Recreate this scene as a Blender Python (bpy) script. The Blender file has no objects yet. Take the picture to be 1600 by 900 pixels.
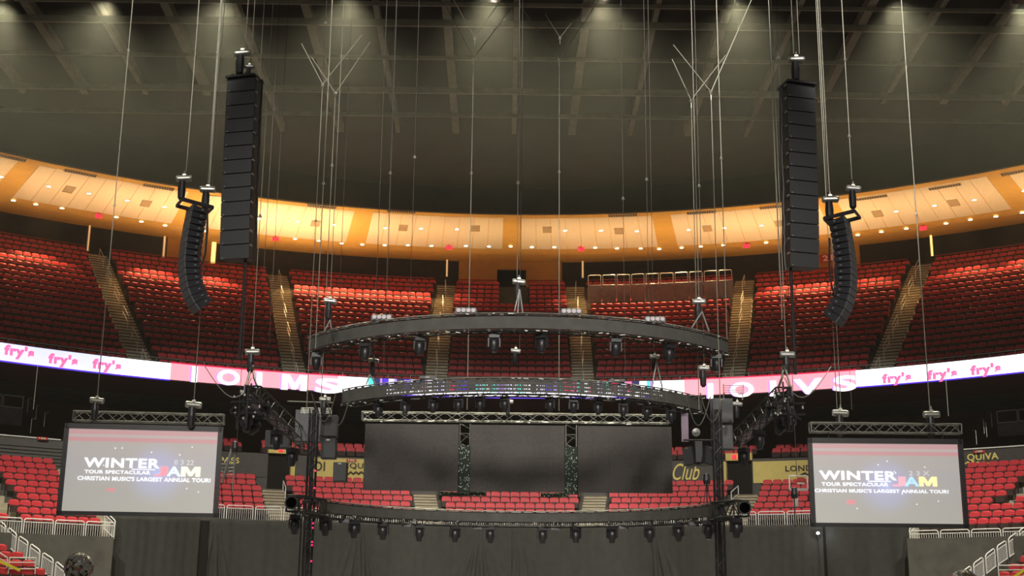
import bpy, math, random
from mathutils import Vector, Matrix
random.seed(7)
sc = bpy.context.scene
col = sc.collection
R_ = math.radians

# ---------------------------------------------------------------- camera
F = 1960.0
CAMP = Vector((-.32, 0, 1.7)); TH = math.atan(480/1960.); YAW = .0042; ROLL = .0103
fw = Vector((math.sin(YAW)*math.cos(TH), math.cos(YAW)*math.cos(TH), math.sin(TH)))
rt0 = Vector((math.cos(YAW), -math.sin(YAW), 0)); up0 = rt0.cross(fw)
rt = rt0*math.cos(ROLL) + up0*math.sin(ROLL); up = up0*math.cos(ROLL) - rt0*math.sin(ROLL)
cd = bpy.data.cameras.new('camera'); cam = bpy.data.objects.new('camera', cd); col.objects.link(cam)
cd.sensor_width = 36; cd.lens = F/1600*36; cd.clip_end = 400; cd.clip_start = .1
cam.matrix_world = Matrix(((rt.x, up.x, -fw.x, CAMP.x), (rt.y, up.y, -fw.y, CAMP.y), (rt.z, up.z, -fw.z, CAMP.z), (0, 0, 0, 1)))
sc.camera = cam
# ---------------------------------------------------------------- colour, world
vs = sc.view_settings
vs.view_transform = 'Standard'; vs.look = 'None'; vs.gamma = 1; vs.use_curve_mapping = False; vs.exposure = 0.0
w = bpy.data.worlds.new('world'); sc.world = w; w.use_nodes = True
w.node_tree.nodes['Background'].inputs[0].default_value = (1.0, .93, .84, 1)
w.node_tree.nodes['Background'].inputs[1].default_value = .095
try:
    sc.cycles.use_denoising = True; sc.cycles.max_bounces = 6; sc.cycles.volume_bounces = 0
    sc.cycles.volume_step_rate = 4; sc.cycles.caustics_reflective = False; sc.cycles.caustics_refractive = False
    sc.cycles.sample_clamp_indirect = 6
except Exception:
    pass
# ---------------------------------------------------------------- lights of the hall and added fill
def spot(name, loc, target, energy, color, angle, blend=.5, size=.3):
    l = bpy.data.lights.new(name, 'SPOT'); l.energy = energy; l.color = color
    l.spot_size = R_(angle); l.spot_blend = blend; l.shadow_soft_size = size
    o = bpy.data.objects.new(name, l); col.objects.link(o); o.location = loc
    o.rotation_euler = (Vector(target)-Vector(loc)).to_track_quat('-Z', 'Y').to_euler(); return o
WHITE = (1.0, .95, .86); WARM = (1.0, .62, .27)
# arena floods hung in the roof above the audience floor, aimed at the lower bowl of the far end
for x, e, tx in ((-21, 1.0, -26), (-12, .9, -15), (-4, .8, -5), (4, .8, 5), (12, .9, 15), (21, 1.0, 26)):
    ty = 35 + math.sqrt(max(0, 36**2 - tx*tx))
    spot('arena_flood_lamp', (x, 24, 29), (tx, ty, 3.6), 35000*e, WHITE, 31, .5, .5)
for x, tx in ((-26, -31), (26, 31)):
    spot('arena_flood_lamp', (x, 22, 28), (tx, 59, 11.0), 30000, WHITE, 20, .9, .5)
# added unseen fill lights above the audience that brighten the hanging rig
for x, tx in ((-16, -9), (-5, -3), (5, 3), (16, 9)):
    spot('stage_wash_lamp', (x, -4, 27), (tx, 40, 7.0), 30000, WHITE, 27, .8, 2.5)

# ================================================================ helpers
def ray(px, py): return fw + rt*((px-800)/F) + up*((450-py)/F)
def atY(px, py, Y): d = ray(px, py); return CAMP + d*((Y-CAMP.y)/d.y)
def atZ(px, py, Z): d = ray(px, py); return CAMP + d*((Z-CAMP.z)/d.z)
YC = 35.0
def atR(px, py, R):
    d = ray(px, py); ox, oy = CAMP.x, CAMP.y-YC
    A = d.x**2+d.y**2; B = ox*d.x+oy*d.y; C = ox*ox+oy*oy-R*R
    return CAMP + d*((-B+math.sqrt(B*B-A*C))/A)
def angR(px, py, R): q = atR(px, py, R); return math.degrees(math.atan2(q.x, q.y-YC))
def proj(p):
    v = Vector(p)-CAMP; z = v.dot(fw); return 800+F*v.dot(rt)/z, 450-F*v.dot(up)/z
def P(R, a, z): a = R_(a); return Vector((R*math.sin(a), YC+R*math.cos(a), z))

def mat(name, c, rough=.6, metal=0., noise=.12, scale=6., emit=0., ecol=None, spec=.4):
    m = bpy.data.materials.new(name); m.use_nodes = True; nt = m.node_tree; b = nt.nodes['Principled BSDF']
    b.inputs['Roughness'].default_value = rough; b.inputs['Metallic'].default_value = metal
    b.inputs['Specular IOR Level'].default_value = spec
    if noise:
        tc = nt.nodes.new('ShaderNodeTexCoord'); n = nt.nodes.new('ShaderNodeTexNoise'); n.inputs['Scale'].default_value = scale
        n.inputs['Detail'].default_value = 3
        r = nt.nodes.new('ShaderNodeValToRGB')
        r.color_ramp.elements[0].position = .3; r.color_ramp.elements[1].position = .7
        r.color_ramp.elements[0].color = tuple(x*(1-noise) for x in c)+(1,)
        r.color_ramp.elements[1].color = tuple(min(1, x*(1+noise)) for x in c)+(1,)
        nt.links.new(tc.outputs['Object'], n.inputs['Vector']); nt.links.new(n.outputs['Fac'], r.inputs['Fac'])
        nt.links.new(r.outputs['Color'], b.inputs['Base Color'])
    else:
        b.inputs['Base Color'].default_value = tuple(c)+(1,)
    if emit:
        b.inputs['Emission Color'].default_value = tuple(ecol or c)+(1,); b.inputs['Emission Strength'].default_value = emit
    return m
M = dict(
    red=mat('seat_red_fabric', (.60, .040, .050), .55, noise=.10, scale=2.),
    pan=mat('seat_charcoal_shell', (.050, .030, .026), .6, noise=.1, spec=.2),
    arm=mat('seat_frame_dark_metal', (.03, .025, .022), .6, noise=.1, spec=.2),
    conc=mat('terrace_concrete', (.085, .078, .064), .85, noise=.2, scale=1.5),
    nose=mat('stair_nosing_strip', (.16, .13, .09), .8, noise=.1),  # dark strip at step edges: nosing with its shadow line put into colour
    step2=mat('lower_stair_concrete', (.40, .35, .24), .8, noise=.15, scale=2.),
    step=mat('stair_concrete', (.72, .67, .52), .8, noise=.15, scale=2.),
    rail=mat('painted_white_steel', (.80, .78, .72), .4, noise=.04),
    railg=mat('brushed_grey_steel', (.42, .41, .40), .35, .6, noise=.06),
    black=mat('black_rigging_steel', (.022, .021, .022), .45, noise=.2),
    blackm=mat('matte_black_shell', (.020, .019, .022), .38, noise=.2, spec=.6),
    fascia=mat('dark_grey_fascia_cloth', (.085, .083, .075), .75, noise=.15, scale=3),
    purple=mat('mauve_grey_fascia', (.30, .22, .29), .6, noise=.15, scale=3),  # mauve tint puts the display band's purple glow into the colour
    alu=mat('aluminium_truss', (.27, .26, .24), .4, .6, noise=.1),
    cable=mat('steel_wire_rope', (.27, .26, .21), .5, .3, noise=.1),
    chain=mat('dark_hoist_chain', (.10, .09, .08), .5, .5, noise=.2),
    cream=mat('cream_acoustic_soffit_panel', (.74, .62, .45), .85, noise=.06, scale=9),
    ochre=mat('ochre_painted_plaster', (.62, .36, .08), .8, noise=.06, scale=2),
    ochrew=mat('ochre_painted_wall', (.50, .27, .06), .8, noise=.06, scale=2),
    darkwall=mat('dark_olive_curtain_wall', (.030, .029, .023), .9, noise=.2, scale=2),
    maroon=mat('dark_maroon_wall', (.075, .022, .026), .8, noise=.2, scale=1),
    roof=mat('dark_roof_deck', (.045, .042, .034), .9, noise=.2, scale=.6),
    beam=mat('roof_steel', (.27, .25, .19), .7, noise=.15, scale=2),
    drape=mat('black_velour_drape', (.040, .039, .033), .95, noise=.12, scale=3),
    floor=mat('arena_floor', (.18, .17, .16), .6, noise=.15, scale=1),
    yellow=mat('mustard_banner_vinyl', (.62, .50, .15), .6, noise=.06, scale=3),
    dbanner=mat('charcoal_banner_vinyl', (.07, .062, .055), .55, noise=.12, scale=3),
    ylet=mat('yellow_lettering', (.80, .66, .18), .6, noise=0),
    dlet=mat('dark_brown_lettering', (.06, .045, .03), .6, noise=0),
    wlet=mat('white_lettering', (.85, .80, .72), .6, noise=0),
    redsign=mat('red_sign_plate', (.50, .04, .025), .5, noise=.05),
    vent=mat('dark_vent_metal', (.05, .045, .04), .5, noise=.1),
    grille=mat('tan_grille_metal', (.42, .30, .17), .6, noise=.1, scale=30),
    led=mat('black_video_panel', (.058, .047, .043), .55, noise=.2, scale=12),
    void=mat('unlit_opening', (.008, .006, .005), .9, noise=0),
    tape=mat('yellow_barrier_tape', (.85, .72, .05), .5, noise=0),
    mirror=mat('mirror_tile_glass', (.80, .77, .74), .35, .35, noise=.35, scale=9),
    bead=mat('pale_connector_dots', (.75, .85, .70), .3, noise=0, emit=.25),  # pale self-glowing dots painted as glints of light on the connectors
    leaf=mat('dark_green_net', (.02, .032, .022), .7, noise=.2),
    spk=mat('grey_speaker_grille', (.040, .040, .042), .6, noise=.25, scale=40),
    spk2=mat('slate_speaker_grille', (.12, .12, .125), .55, noise=.15, scale=30),
    spkside=mat('speaker_side_shell', (.022, .022, .030), .4, noise=.1, spec=.6),
    chrome=mat('bright_steel', (.45, .44, .40), .35, .8, noise=0),
    lampw=mat('flood_lens_glow', (1, 1, .92), emit=40, noise=0),
    lampd=mat('warm_downlight_lens', (1, .86, .6), emit=9, noise=0),
    exitm=mat('exit_sign_red_glow', (1, .02, .05), emit=1.6, noise=0),
    pinkled=mat('magenta_indicator', (1, .02, .15), emit=1.5, noise=0),
    star=mat('work_light_lens', (.9, .95, 1), emit=30, noise=0),
    glowy=mat('lit_opening_yellow', (1, .72, .22), emit=1.5, noise=0),
    dimlens=mat('lamp_lens_glass', (.20, .18, .20), .15, noise=0, spec=.8),
    beadlit=mat('reflector_dish', (.34, .30, .32), .4, .2, noise=0),
)

class MB:
    def __init__(s): s.v = []; s.f = []
    def add(s, vs_, fs):
        n = len(s.v); s.v += [tuple(v) for v in vs_]; s.f += [tuple(i+n for i in f) for f in fs]; return s
    def box(s, c, d, m=None):
        x, y, z = d[0]/2, d[1]/2, d[2]/2
        q = [Vector((i*x, j*y, k*z)) for k in (-1, 1) for j in (-1, 1) for i in (-1, 1)]
        if m: q = [m @ a for a in q]
        q = [a+Vector(c) for a in q]
        return s.add(q, [(0, 2, 3, 1), (4, 5, 7, 6), (0, 1, 5, 4), (2, 6, 7, 3), (0, 4, 6, 2), (1, 3, 7, 5)])
    def tube(s, a, b, r, n=6, r2=None):
        a = Vector(a); b = Vector(b); d = (b-a)
        if d.length < 1e-6: return s
        d.normalize(); u = d.orthogonal().normalized(); w_ = d.cross(u); r2 = r if r2 is None else r2
        q = []
        for p, rr in ((a, r), (b, r2)):
            for i in range(n):
                t = 2*math.pi*i/n; q.append(p+(u*math.cos(t)+w_*math.sin(t))*rr)
        fs = [(i, (i+1) % n, n+(i+1) % n, n+i) for i in range(n)]+[tuple(range(n))[::-1], tuple(range(n, 2*n))]
        return s.add(q, fs)
    def path(s, pts, r, n=6):
        for a, b in zip(pts[:-1], pts[1:]): s.tube(a, b, r, n)
        return s
    def beam(s, a, b, wd, h):
        a = Vector(a); b = Vector(b); d = (b-a); L = d.length; d.normalize()
        x = d.cross(Vector((0, 0, 1)));
        if x.length < 1e-4: x = Vector((1, 0, 0))
        x.normalize(); z = x.cross(d)
        m = Matrix((x, d, z)).transposed()
        return s.box((a+b)/2, (wd, L, h), m)
    def prism(s, prof, y0, y1):   # profile in x,z
        n = len(prof)
        q = [(x, y0, z) for x, z in prof]+[(x, y1, z) for x, z in prof]
        return s.add(q, [tuple(range(n)), tuple(range(n, 2*n))[::-1]]+[(i, n+i, n+(i+1) % n, (i+1) % n) for i in range(n)])
    def lathe(s, prof, n=16, c=(0, 0, 0), m=None):
        q = []; k = len(prof)
        for i in range(n):
            t = 2*math.pi*i/n
            for r, z in prof:
                p = Vector((r*math.cos(t), r*math.sin(t), z))
                if m: p = m @ p
                q.append(p+Vector(c))
        fs = [(i*k+j, ((i+1) % n)*k+j, ((i+1) % n)*k+j+1, i*k+j+1) for i in range(n) for j in range(k-1)]
        if prof[0][0] > 1e-5: fs.append(tuple(i*k for i in range(n))[::-1])
        if prof[-1][0] > 1e-5: fs.append(tuple(i*k+k-1 for i in range(n)))
        return s.add(q, fs)
    def sector(s, prof, a0, a1, n):   # closed profile (R,z) swept round the bowl centre, world coordinates
        k = len(prof); q = []
        for i in range(n+1):
            a = a0+(a1-a0)*i/n
            q += [P(r, a, z) for r, z in prof]
        fs = [(i*k+j, i*k+(j+1) % k, (i+1)*k+(j+1) % k, (i+1)*k+j) for i in range(n) for j in range(k)]
        fs += [tuple(range(k))[::-1], tuple(n*k+j for j in range(k))]
        return s.add(q, fs)
    def mesh(s, name, m, smooth=False):
        me = bpy.data.meshes.new(name); me.from_pydata(s.v, [], s.f)
        for x in (m if isinstance(m, (list, tuple)) else [m]): me.materials.append(x)
        if smooth: me.polygons.foreach_set('use_smooth', [True]*len(me.polygons))
        me.update(); return me
    def obj(s, name, m, parent=None, loc=(0, 0, 0), rotz=0, smooth=False):
        return link(name, s.mesh(name, m, smooth), parent, loc, rotz)
def link(name, me, parent=None, loc=(0, 0, 0), rotz=0):
    o = bpy.data.objects.new(name, me); col.objects.link(o)
    o.location = loc; o.rotation_euler = (0, 0, rotz)
    if parent is not None: o.parent = parent
    return o
def tag(o, label, cat, group=None, kind=None):
    o['label'] = label; o['category'] = cat
    if group: o['group'] = group
    if kind: o['kind'] = kind
    return o
def thing(name, label, cat, loc=(0, 0, 0), rotz=0, group=None):
    o = bpy.data.objects.new(name, None); col.objects.link(o); o.empty_display_size = .2
    o.location = loc; o.rotation_euler = (0, 0, rotz); return tag(o, label, cat, group)
def struct(o, label=None):
    o['kind'] = 'structure'
    if label: o['label'] = label
    return o
def kids(o, table): return table.get(o.name, [])
def copy_thing(src, parts, loc, rot, label, group=None):
    r = src.copy(); col.objects.link(r); r.location = loc; r.rotation_euler = rot; r['label'] = label
    if group: r['group'] = group
    out = []
    for p, subs in parts:
        c = p.copy(); col.objects.link(c); c.parent = r
        for q in subs:
            d = q.copy(); col.objects.link(d); d.parent = c
    return r
ORD = ['', 'first', 'second', 'third', 'fourth', 'fifth', 'sixth', 'seventh', 'eighth', 'ninth', 'tenth', 'eleventh', 'twelfth', 'thirteenth',
       'fourteenth', 'fifteenth', 'sixteenth', 'seventeenth', 'eighteenth', 'nineteenth', 'twentieth']
TENS = ['', '', 'twenty', 'thirty', 'forty', 'fifty']
def ordw(n):
    if n < len(ORD): return ORD[n]
    t, u = divmod(n, 10); return (TENS[t][:-1]+'ieth') if u == 0 else TENS[t]+'-'+ORD[u]
def text_mesh(s, wd, h, depth=.02, bold=.0, shear=0.):
    if s == 'M':      # heavy block M
        pr = [(0, 0), (0, 1), (.3, 1), (.5, .45), (.7, 1), (1, 1), (1, 0), (.76, 0), (.76, .58), (.58, .05), (.42, .05), (.24, .58), (.24, 0)]
        mb = MB().prism([((x-.5)*wd, (z-.5)*h) for x, z in pr], -depth/2, depth/2)
        me = bpy.data.meshes.new('letter'); me.from_pydata(mb.v, [], mb.f); me.update(); return me
    cu = bpy.data.curves.new('txt', 'FONT'); cu.body = s; cu.size = 1; cu.extrude = .02; cu.offset = bold; cu.resolution_u = 3; cu.shear = shear; cu.space_character = 1.0+bold*3.2
    o = bpy.data.objects.new('txt', cu); col.objects.link(o); bpy.context.view_layer.update()
    dg = bpy.context.evaluated_depsgraph_get(); me = bpy.data.meshes.new_from_object(o.evaluated_get(dg))
    bpy.data.objects.remove(o); bpy.data.curves.remove(cu)
    xs = [v.co.x for v in me.vertices]; ys = [v.co.y for v in me.vertices]
    x0, x1, y0, y1 = min(xs), max(xs), min(ys), max(ys)
    for v in me.vertices:
        x = ((v.co.x-x0)/(x1-x0)-.5)*wd; z = ((v.co.y-y0)/(y1-y0)-.5)*h; y = -v.co.z/.04*depth
        v.co = (x, y, z)
    me.materials.clear(); return me
def letters(name, s, wd, h, m, parent, loc, rotz=0, depth=.02, bold=.0, shear=0.):
    me = text_mesh(s, wd, h, depth, bold, shear); me.name = name; me.materials.append(m)
    return link(name, me, parent, loc, rotz)

# ================================================================ the hall
struct(MB().box((0, 40, -.1), (110, 130, .2)).obj('floor', M['floor']))
# roof deck, sloping down towards the far end
def zroof(Y): return 27.9+.0875*(79-Y)+.35
mb = MB(); mb.add([(-48, -10, zroof(-10)), (48, -10, zroof(-10)), (48, 92, zroof(92)), (-48, 92, zroof(92)),
                   (-48, -10, zroof(-10)+.4), (48, -10, zroof(-10)+.4), (48, 92, zroof(92)+.4), (-48, 92, zroof(92)+.4)],
                  [(0, 3, 2, 1), (4, 5, 6, 7), (0, 1, 5, 4), (1, 2, 6, 5), (2, 3, 7, 6), (3, 0, 4, 7)])
struct(mb.obj('ceiling', M['roof']))
# bulkhead that closes the roof down on to the soffit edge
struct(MB().sector([(45.2, 26.45), (45.5, 26.45), (45.5, 32), (45.2, 32)], -62, 62, 60).obj('wall_bulkhead', M['roof']))
# longitudinal roof beams
XS = [-27.6, -24.1, -20.7, -17.25, -13.8, -10.35, -6.9, -3.45, 0, 3.45, 6.9, 10.35, 13.8, 17.25, 20.7, 24.1, 27.6]
for i, x in enumerate(XS):
    big = i % 2 == 1
    ye = 70.5 if abs(x) < 15 else 66
    o = MB().beam((x, 30, zroof(30)-.35), (x, ye, zroof(ye)-.35), .42 if big else .26, .5).obj('roof_beam', M['beam'])
    tag(o, 'long grey steel roof beam, %s from the left under the dark roof' % ordw(i+1), 'beam', 'roof beams'); o['kind'] = 'structure'
for i, (py, th) in enumerate(((181, .22), (143, .34), (92, .2), (38, .34), (8, .2))):
    # find where the roof plane is met
    Y = 60.
    for _ in range(30):
        z = zroof(Y)-.75; q = atZ(800, py, z); Y = q.y
    o = MB().box((0, Y, z), (66, th*.5, th)).obj('roof_purlin', M['beam'])
    tag(o, 'long cross purlin spanning the roof, %s up from the far end' % ordw(i+1), 'beam', 'roof purlins'); o['kind'] = 'structure'

# soffit ---------------------------------------------------------
SF = (45.3, 26.62); SB = (52.0, 25.5)
def soffit(px, py):
    lo, hi = 0., 1.
    for _ in range(40):
        t = (lo+hi)/2; R = SF[0]+(SB[0]-SF[0])*t; z = SF[1]+(SB[1]-SF[1])*t
        q = atR(px, py, R)
        if q.z < z: lo = t
        else: hi = t
    a = math.degrees(math.atan2(q.x, q.y-YC)); return t, a, Vector((q.x, q.y, z))
def sof(t, a, dz=0): return P(SF[0]+(SB[0]-SF[0])*t, a, SF[1]+(SB[1]-SF[1])*t+dz)
struct(MB().sector([SF, SB, (54.6, 25.5), (54.6, 26.0), (45.3, 27.1)], -60, 60, 64).obj('trim_1', M['ochre']))
RIBS = [-51.5, -38.7, -25.8, -12.4, 0, 12.4, 25.8, 38.7, 51.5]
for i in range(8):
    hw = .75
    mb = MB(); a0, a1 = RIBS[i]+hw, RIBS[i+1]-hw
    r = lambda t: SF[0]+(SB[0]-SF[0])*t
    zz = lambda t: SF[1]+(SB[1]-SF[1])*t
    n = 9
    for k in range(n):     # acoustic boards with fine joints
        b0 = a0+(a1-a0)*k/n+.02; b1 = a0+(a1-a0)*(k+1)/n-.02
        mb.sector([(r(.14), zz(.14)-.03), (r(.86), zz(.86)-.03), (r(.86), zz(.86)+.05), (r(.14), zz(.14)+.05)], b0, b1, 2)
    o = mb.obj('ceiling_panel', M['cream'])
    tag(o, 'cream acoustic ceiling bay between ochre ribs, %s bay from the left' % ordw(i+1), 'ceiling panel', 'cream soffit bays')
    o['kind'] = 'structure'
# downlights
RING = MB().lathe([(.14, 0), (.19, 0), (.19, -.03), (.14, -.03), (.14, 0)], 16).mesh('trim_ring', M['chrome'])
LENS = MB().lathe([(0, -.02), (.135, -.02), (.135, .0), (0, .0)], 16).mesh('lens', M['lampd'])
def downlight(p, label, group, a, spill):
    t = thing('ceiling_downlight', label, 'light', (p.x, p.y, p.z-.04), 0, group)
    link('trim_ring', RING, t); link('lens', LENS, t)
    return t
UP = [(2, 275), (76, 290), (139, 301), (199, 312), (257, 322), (405, 340), (465, 345), (522, 350), (602, 355), (658, 356), (714, 357), (883, 359), (939, 359),
      (995, 360), (1076, 358), (1132, 355), (1190, 351), (1340, 338), (1400, 329), (1460, 320), (1522, 311), (1600, 297)]
LO = [(21, 312), (56, 318), (97, 324), (182, 338), (221, 345), (258, 351), (321, 360), (461, 372), (498, 375), (534, 379), (566, 381), (601, 382), (637, 382), (674, 383),
      (728, 383), (764, 384), (798, 384), (831, 385), (866, 385), (930, 386), (964, 387), (1001, 387), (1030, 388), (1065, 386), (1095, 384), (1130, 382), (1197, 378),
      (1340, 366), (1377, 361), (1416, 356), (1478, 348), (1516, 342), (1556, 337), (1597, 331)]
for i, (x, y) in enumerate(UP):
    t, a, p = soffit(x, y)
    downlight(p, 'bright round downlight in cream ceiling bays, %s from the left in the front row' % ordw(i+1), 'front row of ceiling downlights', a, 1)
for i, (x, y) in enumerate(LO):
    t, a, p = soffit(x, y)
    downlight(p, 'small round downlight in lower ochre ceiling edge, %s from the left' % ordw(i+1), 'rear row of ceiling downlights', a, 0)
# the downlights' own light: narrow pools on the upper rows, as bright as the photograph's bays
POOL = [(-40, 1.0), (-36, .9), (-27.5, 1.0), (-23.5, 1.1), (-16.2, 1.4), (-13.2, 1.4), (-10.3, 1.1), (-7.5, .9), (-5, .3),
        (5.6, .5), (8.2, .9), (10.8, .9), (13.4, .8), (16, .5), (21.3, .9), (24.0, .9), (27.6, .6), (34.5, .6), (38.5, .8), (42, .8)]
for a, e in POOL:
    p = P(49.6, a, 25.75); q = P(49.0, a, 15)
    spot('downlight_beam', P(50.3, a, 25.65), P(48.4, a, 15), 5200*e, WARM, 74, .75, .12)
# added unseen warm fill lights over the middle rows that brighten the soffit
for a, e in ((-45, .62), (-38.7, .5), (-33, .6), (-27, .85), (-22, 1.1), (-17, 1.15), (-12, .75), (-6, .5), (0, .4), (6, .5), (12, .5), (18.5, .75), (25, .9), (32, .65), (38.7, .55), (45, .7)):
    l = bpy.data.lights.new('cove_lamp', 'AREA'); l.shape = 'RECTANGLE'; l.size = 5.5; l.size_y = .4; l.energy = 205*e; l.color = (1, .66, .33)
    l.spread = R_(52)
    o = bpy.data.objects.new('cove_lamp', l); col.objects.link(o); o.location = P(42.6, a, 18.2)
    o.rotation_euler = (P(48.5, a, 26)-P(42.6, a, 18.2)).to_track_quat('-Z', 'Y').to_euler()
# vents on the ochre lip and grilles in the bays
VSL = MB().box((0, 0, 0), (1.95, .30, .05)).mesh('vent_frame', M['grille'])
mb = MB()
for k in range(12): mb.box((-.88+.16*k, 0, -.03), (.10, .22, .05))
VSS = mb.mesh('vent_slots', M['vent'])
slope = math.atan2(SB[1]-SF[1], SB[0]-SF[0])
for i, (x, y) in enumerate([(15, 240), (126, 265), (248, 287), (503, 317), (627, 325), (743, 326.5), (857, 328.5), (973, 331), (1096, 326.5), (1210, 317.5), (1362, 303), (1476, 286), (1590, 263)]):
    t, a, p = soffit(x, y+4.5)
    o = thing('ceiling_vent', 'slotted vent on the upper ochre lip, %s from the left' % ordw(i+1), 'vent', (p.x, p.y, p.z-.04), 0, 'slot vents')
    o.rotation_euler = (slope, 0, R_(-a)); link('vent_frame', VSL, o); link('slot_row', VSS, o)
mb = MB().box((0, 0, 0), (.62, .9, .04)); GB = mb.mesh('ceiling_grille', M['grille'])
for i, (x, y) in enumerate([(108, 295), (228, 317), (493, 348), (630, 355), (743, 356), (855, 358), (967, 360), (1105, 356), (1218, 348), (1371, 333), (1490, 316)]):
    t, a, p = soffit(x, y)
    mb = MB().box((0, 0, 0), (.62, .9, .04))
    for k in range(5): mb.box((0, -.36+.18*k, -.03), (.56, .05, .03))
    o = mb.obj('ceiling_grille', M['grille'], loc=(p.x, p.y, p.z-.05)); o.rotation_euler = (slope, 0, R_(-a))
    tag(o, 'tan square grille in the cream ceiling bays, %s from the left' % ordw(i+1), 'grille', 'ceiling grilles')
for i, (x, y) in enumerate([(155, 331), (431, 367), (702, 381), (908, 383.5), (1166, 378), (1442, 350)]):
    t, a, p = soffit(x, y)
    o = thing('exit_sign', 'glowing red exit sign hung under the soffit, %s from the left' % ordw(i+1), 'sign', (p.x, p.y, p.z-.28), R_(-a), 'soffit exit signs')
    MB().box((0, .03, 0), (.42, .05, .26)).obj('sign_plate', M['exitm'], o)
    MB().tube((0, .03, .13), (0, .03, .26), .015).obj('hanging_stem', M['black'], o)
# back wall of the upper deck, in pieces
def wallpiece(a0, a1, name, m, z0=23.0, z1=25.55, R=54.25, th=.3):
    return struct(MB().sector([(R, z0), (R+th, z0), (R+th, z1), (R, z1)], a0, a1, max(2, int(abs(a1-a0)/1.2))).obj(name, m))
A = lambda x, y=412: angR(x, y, 54.25)
wallpiece(-62, A(258), 'wall_back_left', M['darkwall'])
wallpiece(A(258), A(332), 'wall_ochre_left', M['ochrew'], R=54.0)
wallpiece(A(332), A(717), 'wall_back_middle', M['darkwall'])
wallpiece(A(717), A(777), 'wall_ochre_centre', M['ochrew'], R=54.0)
wallpiece(A(777), A(822), 'wall_ochre_lintel', M['ochrew'], z0=24.9, R=54.0)
wallpiece(A(777), A(822), 'wall_doorway_back', M['void'], z0=20, R=55.2)
wallpiece(A(822), A(878), 'wall_ochre_right_centre', M['ochrew'], R=54.0)
wallpiece(A(878), A(1268), 'wall_back_right', M['darkwall'])
wallpiece(A(1268), A(1345), 'wall_ochre_right', M['ochrew'], R=54.0)
wallpiece(A(1345), 62, 'wall_back_far_right', M['darkwall'])
# bright doorway slit and the tall thin door lights
def slit(x0, x1, y0, y1, m, label, R=53.9):
    p = atR((x0+x1)/2, (y0+y1)/2, R); h = atR((x0+x1)/2, y0, R).z-atR((x0+x1)/2, y1, R).z
    wd = (x1-x0)/F*(p-CAMP).length
    a = math.degrees(math.atan2(p.x, p.y-YC))
    t = thing('doorway_light', label, 'light', (p.x, p.y, p.z-h/2), R_(-a), 'tall lit door slits')
    MB().box((0, 0, h/2), (wd, .05, h)).obj('glowing_strip', m, t)
    MB().box((-wd/2-.03, 0, h/2), (.05, .1, h+.05)).box((wd/2+.03, 0, h/2), (.05, .1, h+.05)).obj('jamb', M['ochrew'], t)
slit(330.5, 337, 369, 411, M['glowy'], 'bright yellow lit doorway strip left of the tall left speaker stack')
M['slitdim'] = mat('dim_door_glow', (1, .72, .35), emit=.5, noise=0)
for x0, x1, y0, y1, l in ((138, 140, 341, 392, 'thin lit door edge above the leftmost upper aisle'), (255.5, 258, 359, 402, 'thin golden door edge beside the left ochre wall'),
                          (697.5, 699.5, 393, 432, 'thin golden door edge left of the central ochre wall'), (909.5, 911.5, 395, 434, 'thin golden door edge right of the central ochre wall'),
                          (1454, 1457, 362, 400, 'thin white-green door edge above the rightmost upper aisle')):
    slit(x0, x1, y0, y1, M['slitdim'] if x0 != 1454 else M['glowy'], l)
# sign 210
p = atR(1297, 403, 53.8); a = angR(1297, 403, 53.8)
t = thing('section_sign', 'dark red sign with cream number 210 on the right ochre wall', 'sign', p, R_(-a))
MB().box((0.12, 0, 0), (1.65, .06, .52)).obj('sign_plate', M['redsign'], t)
letters('numerals', '210', 1.25, .42, M['wlet'], t, (.12, -.05, 0), bold=.02)

# ================================================================ upper deck
U0R, UDR, U0Z, UDZ, NU = 38.1, .80, 13.3, .513, 20     # tread front radius, row depth, tread height, rise
prof = [(37.3, 12.85)]
prof += [(37.3, 13.0), (37.5, 13.3)]
for k in range(NU):
    prof += [(U0R-.15+UDR*k, U0Z+UDZ*k), (U0R-.15+UDR*(k+1), U0Z+UDZ*k)]
zt = U0Z+UDZ*NU
prof += [(U0R-.15+UDR*NU, zt), (54.6, zt-.2), (54.6, 12.5), (47.5, 12.5)]
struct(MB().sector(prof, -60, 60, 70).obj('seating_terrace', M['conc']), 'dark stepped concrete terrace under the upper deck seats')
# aisle stairs
AISU = [(-44.6, -43.4), (-31.6, -31.0), (-18.8, -17.9), (-6.7, -5.05), (6.4, 4.95), (19.3, 17.9), (31.5, 30.7), (44.6, 43.4)]
def aU(i, k): b, t_ = AISU[i]; return b+(t_-b)*k/(NU-1)
for i in range(8):
    mb = MB(); mn = MB()
    for k in range(NU+1):
        kk = min(k, NU-1)
        for s2 in (0, 1):
            R0 = U0R-.15+UDR*(k-.5*(1-s2)); z1 = U0Z+UDZ*(k-1)+UDZ*.5*(s2+1)+.02
            am = aU(i, kk); hw = math.degrees(.66/R0)
            zb = max(z1-.62, 13.02); mb.sector([(R0-.02, zb), (R0+.44, zb), (R0+.44, z1), (R0-.02, z1)], am-hw, am+hw, 1); mn.sector([(R0-.05, z1-.055), (R0-.015, z1-.055), (R0-.015, z1+.012), (R0-.05, z1+.012)], am-hw, am+hw, 1)
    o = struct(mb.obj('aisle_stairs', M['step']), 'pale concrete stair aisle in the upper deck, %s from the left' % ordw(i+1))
    struct(mn.obj('stair_nosing', M['nose']))
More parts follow.
